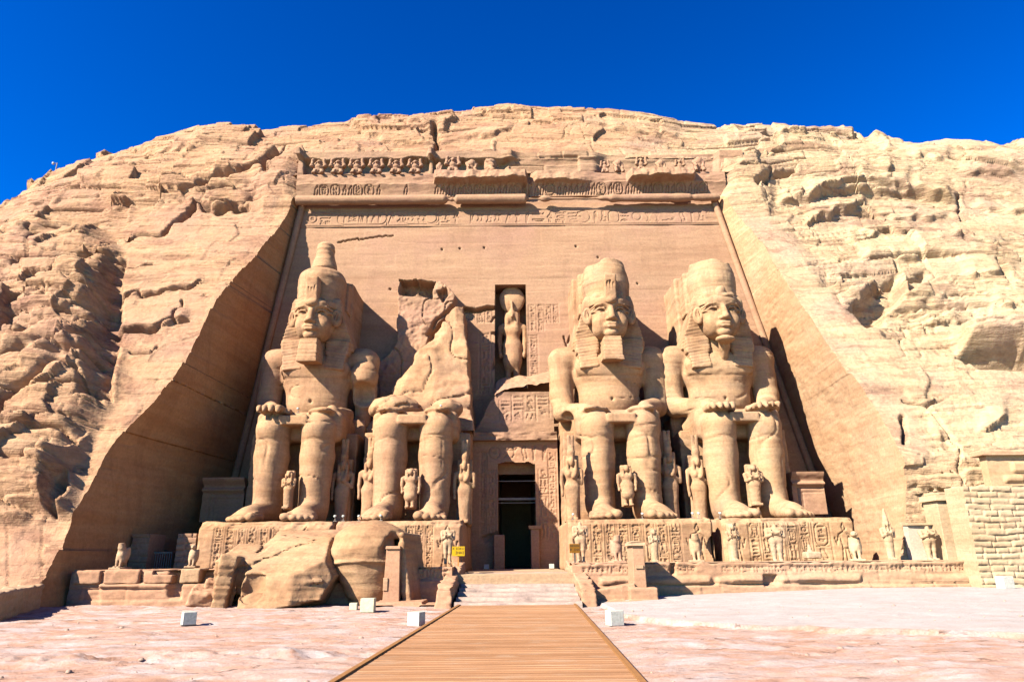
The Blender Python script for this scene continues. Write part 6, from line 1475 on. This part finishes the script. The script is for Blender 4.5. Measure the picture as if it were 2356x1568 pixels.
for i, (x, y, Y, z, lab) in enumerate(((771, 1188, 38.5, PT, 'small spotlight left of two on the plinth right of the best preserved colossus'), (790, 1188, 38.5, PT, 'small spotlight right of two beside the best preserved colossus'), (826, 1187, 38.6, PT, 'small spotlight beside the left foot of the ruined colossus'), (876, 1190, 38.3, PT, 'small spotlight at the toes of the ruined colossus'),
        (686, 940, 42.0, PT+6.75, 'white spotlight on the lap of the best preserved colossus'), (1318, 1189, 38.5, PT, 'small spotlight at the feet of the tall plumed queen'), (1477, 1186, 38.5, PT, 'small white spotlight between the feet of the bearded colossus'), (1592, 1182, 38.5, PT, 'small spotlight right of the bearded colossus, left of a pair'), (1606, 1182, 38.5, PT, 'small spotlight right of the bearded colossus, right of a pair'), (1655, 1180, 38.5, PT, 'small spotlight at the left foot of the beardless colossus'), (1014, 940, 41.5, PT+6.75, 'white spotlight on the lap of the ruined colossus'))):
    if i == 0: o = _sp
    else:
        o = _sp.copy(); COL.objects.link(o)
        for c in _ch: d = c.copy(); COL.objects.link(d); d.parent = o
    p = at(x, y, Y); o.location = (p[0], Y, z); o['label'] = lab
# ---- signs
FONT5 = {'N': ('10001', '11001', '10101', '10011', '10001'), 'O': ('01110', '10001', '10001', '10001', '01110'), 'I': ('111', '010', '010', '010', '111'), 'T': ('11111', '00100', '00100', '00100', '00100'), 'K': ('1001', '1010', '1100', '1010', '1001'), 'H': ('1001', '1001', '1111', '1001', '1001'), 'U': ('1001', '1001', '1001', '1001', '0110'), 'M': ('10001', '11011', '10101', '10001', '10001'), 'S': ('0111', '1000', '0110', '0001', '1110'), 'E': ('111', '100', '110', '100', '111'), 'B': ('1110', '1001', '1110', '1001', '1110'), 'G': ('0111', '1000', '1011', '1001', '0111'), 'R': ('1110', '1001', '1110', '1010', '1001'), ' ': ('00',)*5}
def sign(px, y0, y1, ybase, w, Y, lines, label, mat, post):
    p0, p1, pb = at(px, y1, Y), at(px, y0, Y), at(px, ybase, Y); x = p0[0]; h = p1[2]-p0[2]
    root = thing('warning_sign', label, 'sign', (x, Y, pb[2]), 'yellow warning signs beside the stairs')
    mb = MB(); mb.box((x-w/2, Y-.015, p0[2]), (x+w/2, Y+.015, p1[2])); board = mb.build('board', M[mat], root, bevel=.006)
    mb = MB(); mb.box((x-.035, Y+.018, pb[2]-.05), (x+.035, Y+.08, p0[2]+.3)); mb.build('post', M[post], root)
    rows = len(lines); ch = h*.82/rows
    for r, txt in enumerate(lines):
        tw = sum(len(FONT5[c][0])+1 for c in txt)-1; s = min(w*.88/tw, ch*.8/5); u = x-tw*s/2; v = p1[2]-h*.10-r*ch
        for c in txt:
            g = FONT5[c]; mb = MB()
            for i, row in enumerate(g):
                for j, k in enumerate(row):
                    if k == '1': mb.box((u+j*s, Y-.019, v-(i+1)*s*1.15), (u+(j+1)*s+.0005*((i+j) % 2), Y-.0155-.0002*((i+j) % 2), v-i*s*1.15))
            u += (len(g[0])+1)*s
            if mb.v: mb.build('letter', M['black_text'], board)
sign(1054, 1256, 1278, 1299, .62, 34.7, ('K IOKO', '  INHI'), 'bright yellow sign with black lettering on an orange post, left of the stairs', 'yellow', 'post')
sign(1322, 1250, 1271, 1299, .50, 34.4, ('MOUEN', 'B  INH'), 'small dark amber sign on a thin dark post, right of the stairs', 'amber', 'dark')
# ---- camera mast on the hill
def mast():
    p = at(128, 392, 60.5); root = thing('security_camera', 'small white camera on a thin mast on the skyline at the upper left', 'camera', (p[0], 60.5, p[2]-.3))
    x, z = p[0], p[2]; mb = MB(); mb.tube([(x, 60.5, z-.6), (x, 60.5, z+.85)], .045, 8); mb.build('mast', M['iron'], root, True)
    mb = MB(); mb.tube([(x-.02, 60.5, z+.78), (x-.28, 60.5, z+.82)], .03, 6); mb.build('arm', M['iron'], root, True)
    mb = MB(); mb.tube([(x-.33, 60.4, z+.84), (x-.33, 60.4, z+.68), (x-.33, 60.4, z+.60)], [.11, .11, .05], 12); mb.build('housing', M['white'], root, True)
mast()

# ---- loose stones on the forecourt: uncountable grit, one object
def pebbles():
    r = random.Random(11); V, Q = [], []
    n = 0
    while n < 330:
        y = 9.5+21*r.random()**1.2; x = r.uniform(-.78, .78)*y
        if DECK_L(y)-.15 < x < DECK_R(y)+.15 or y > 30: continue
        s = r.choice((.010, .014, .018, .025, .045))*r.uniform(.6, 1.2); z = float(gz(x, y))+.03; k = len(V); a0 = r.uniform(0, 6.28)
        for i in range(6): a = a0+i*1.047; q = s*r.uniform(.7, 1.3); V.append((x+q*math.cos(a)*1.4, y+q*math.sin(a), z-.03)); 
        for i in range(6): a = a0+i*1.047; q = s*r.uniform(.45, .9); V.append((x+q*math.cos(a)*1.2, y+q*math.sin(a), z-.02+s*r.uniform(.4, .8)))
        Q += [(k+i, k+(i+1) % 6, k+6+(i+1) % 6, k+6+i) for i in range(6)]+[(k+6, k+7, k+8, k+9), (k+6, k+9, k+10, k+11)]; n += 1
    o = mesh_obj('loose_stones', np.array(V), np.array(Q), M['pebble'], None, False)
    tag(o, 'small loose stones scattered over the bare rock forecourt', 'stones', None, 'stuff')
M['pebble'] = stone('loose_stone', (0.52, 0.36, 0.28), (0.44, 0.30, 0.24), (0.34, 0.22, 0.18), None, .3, grey=.3)
pebbles()
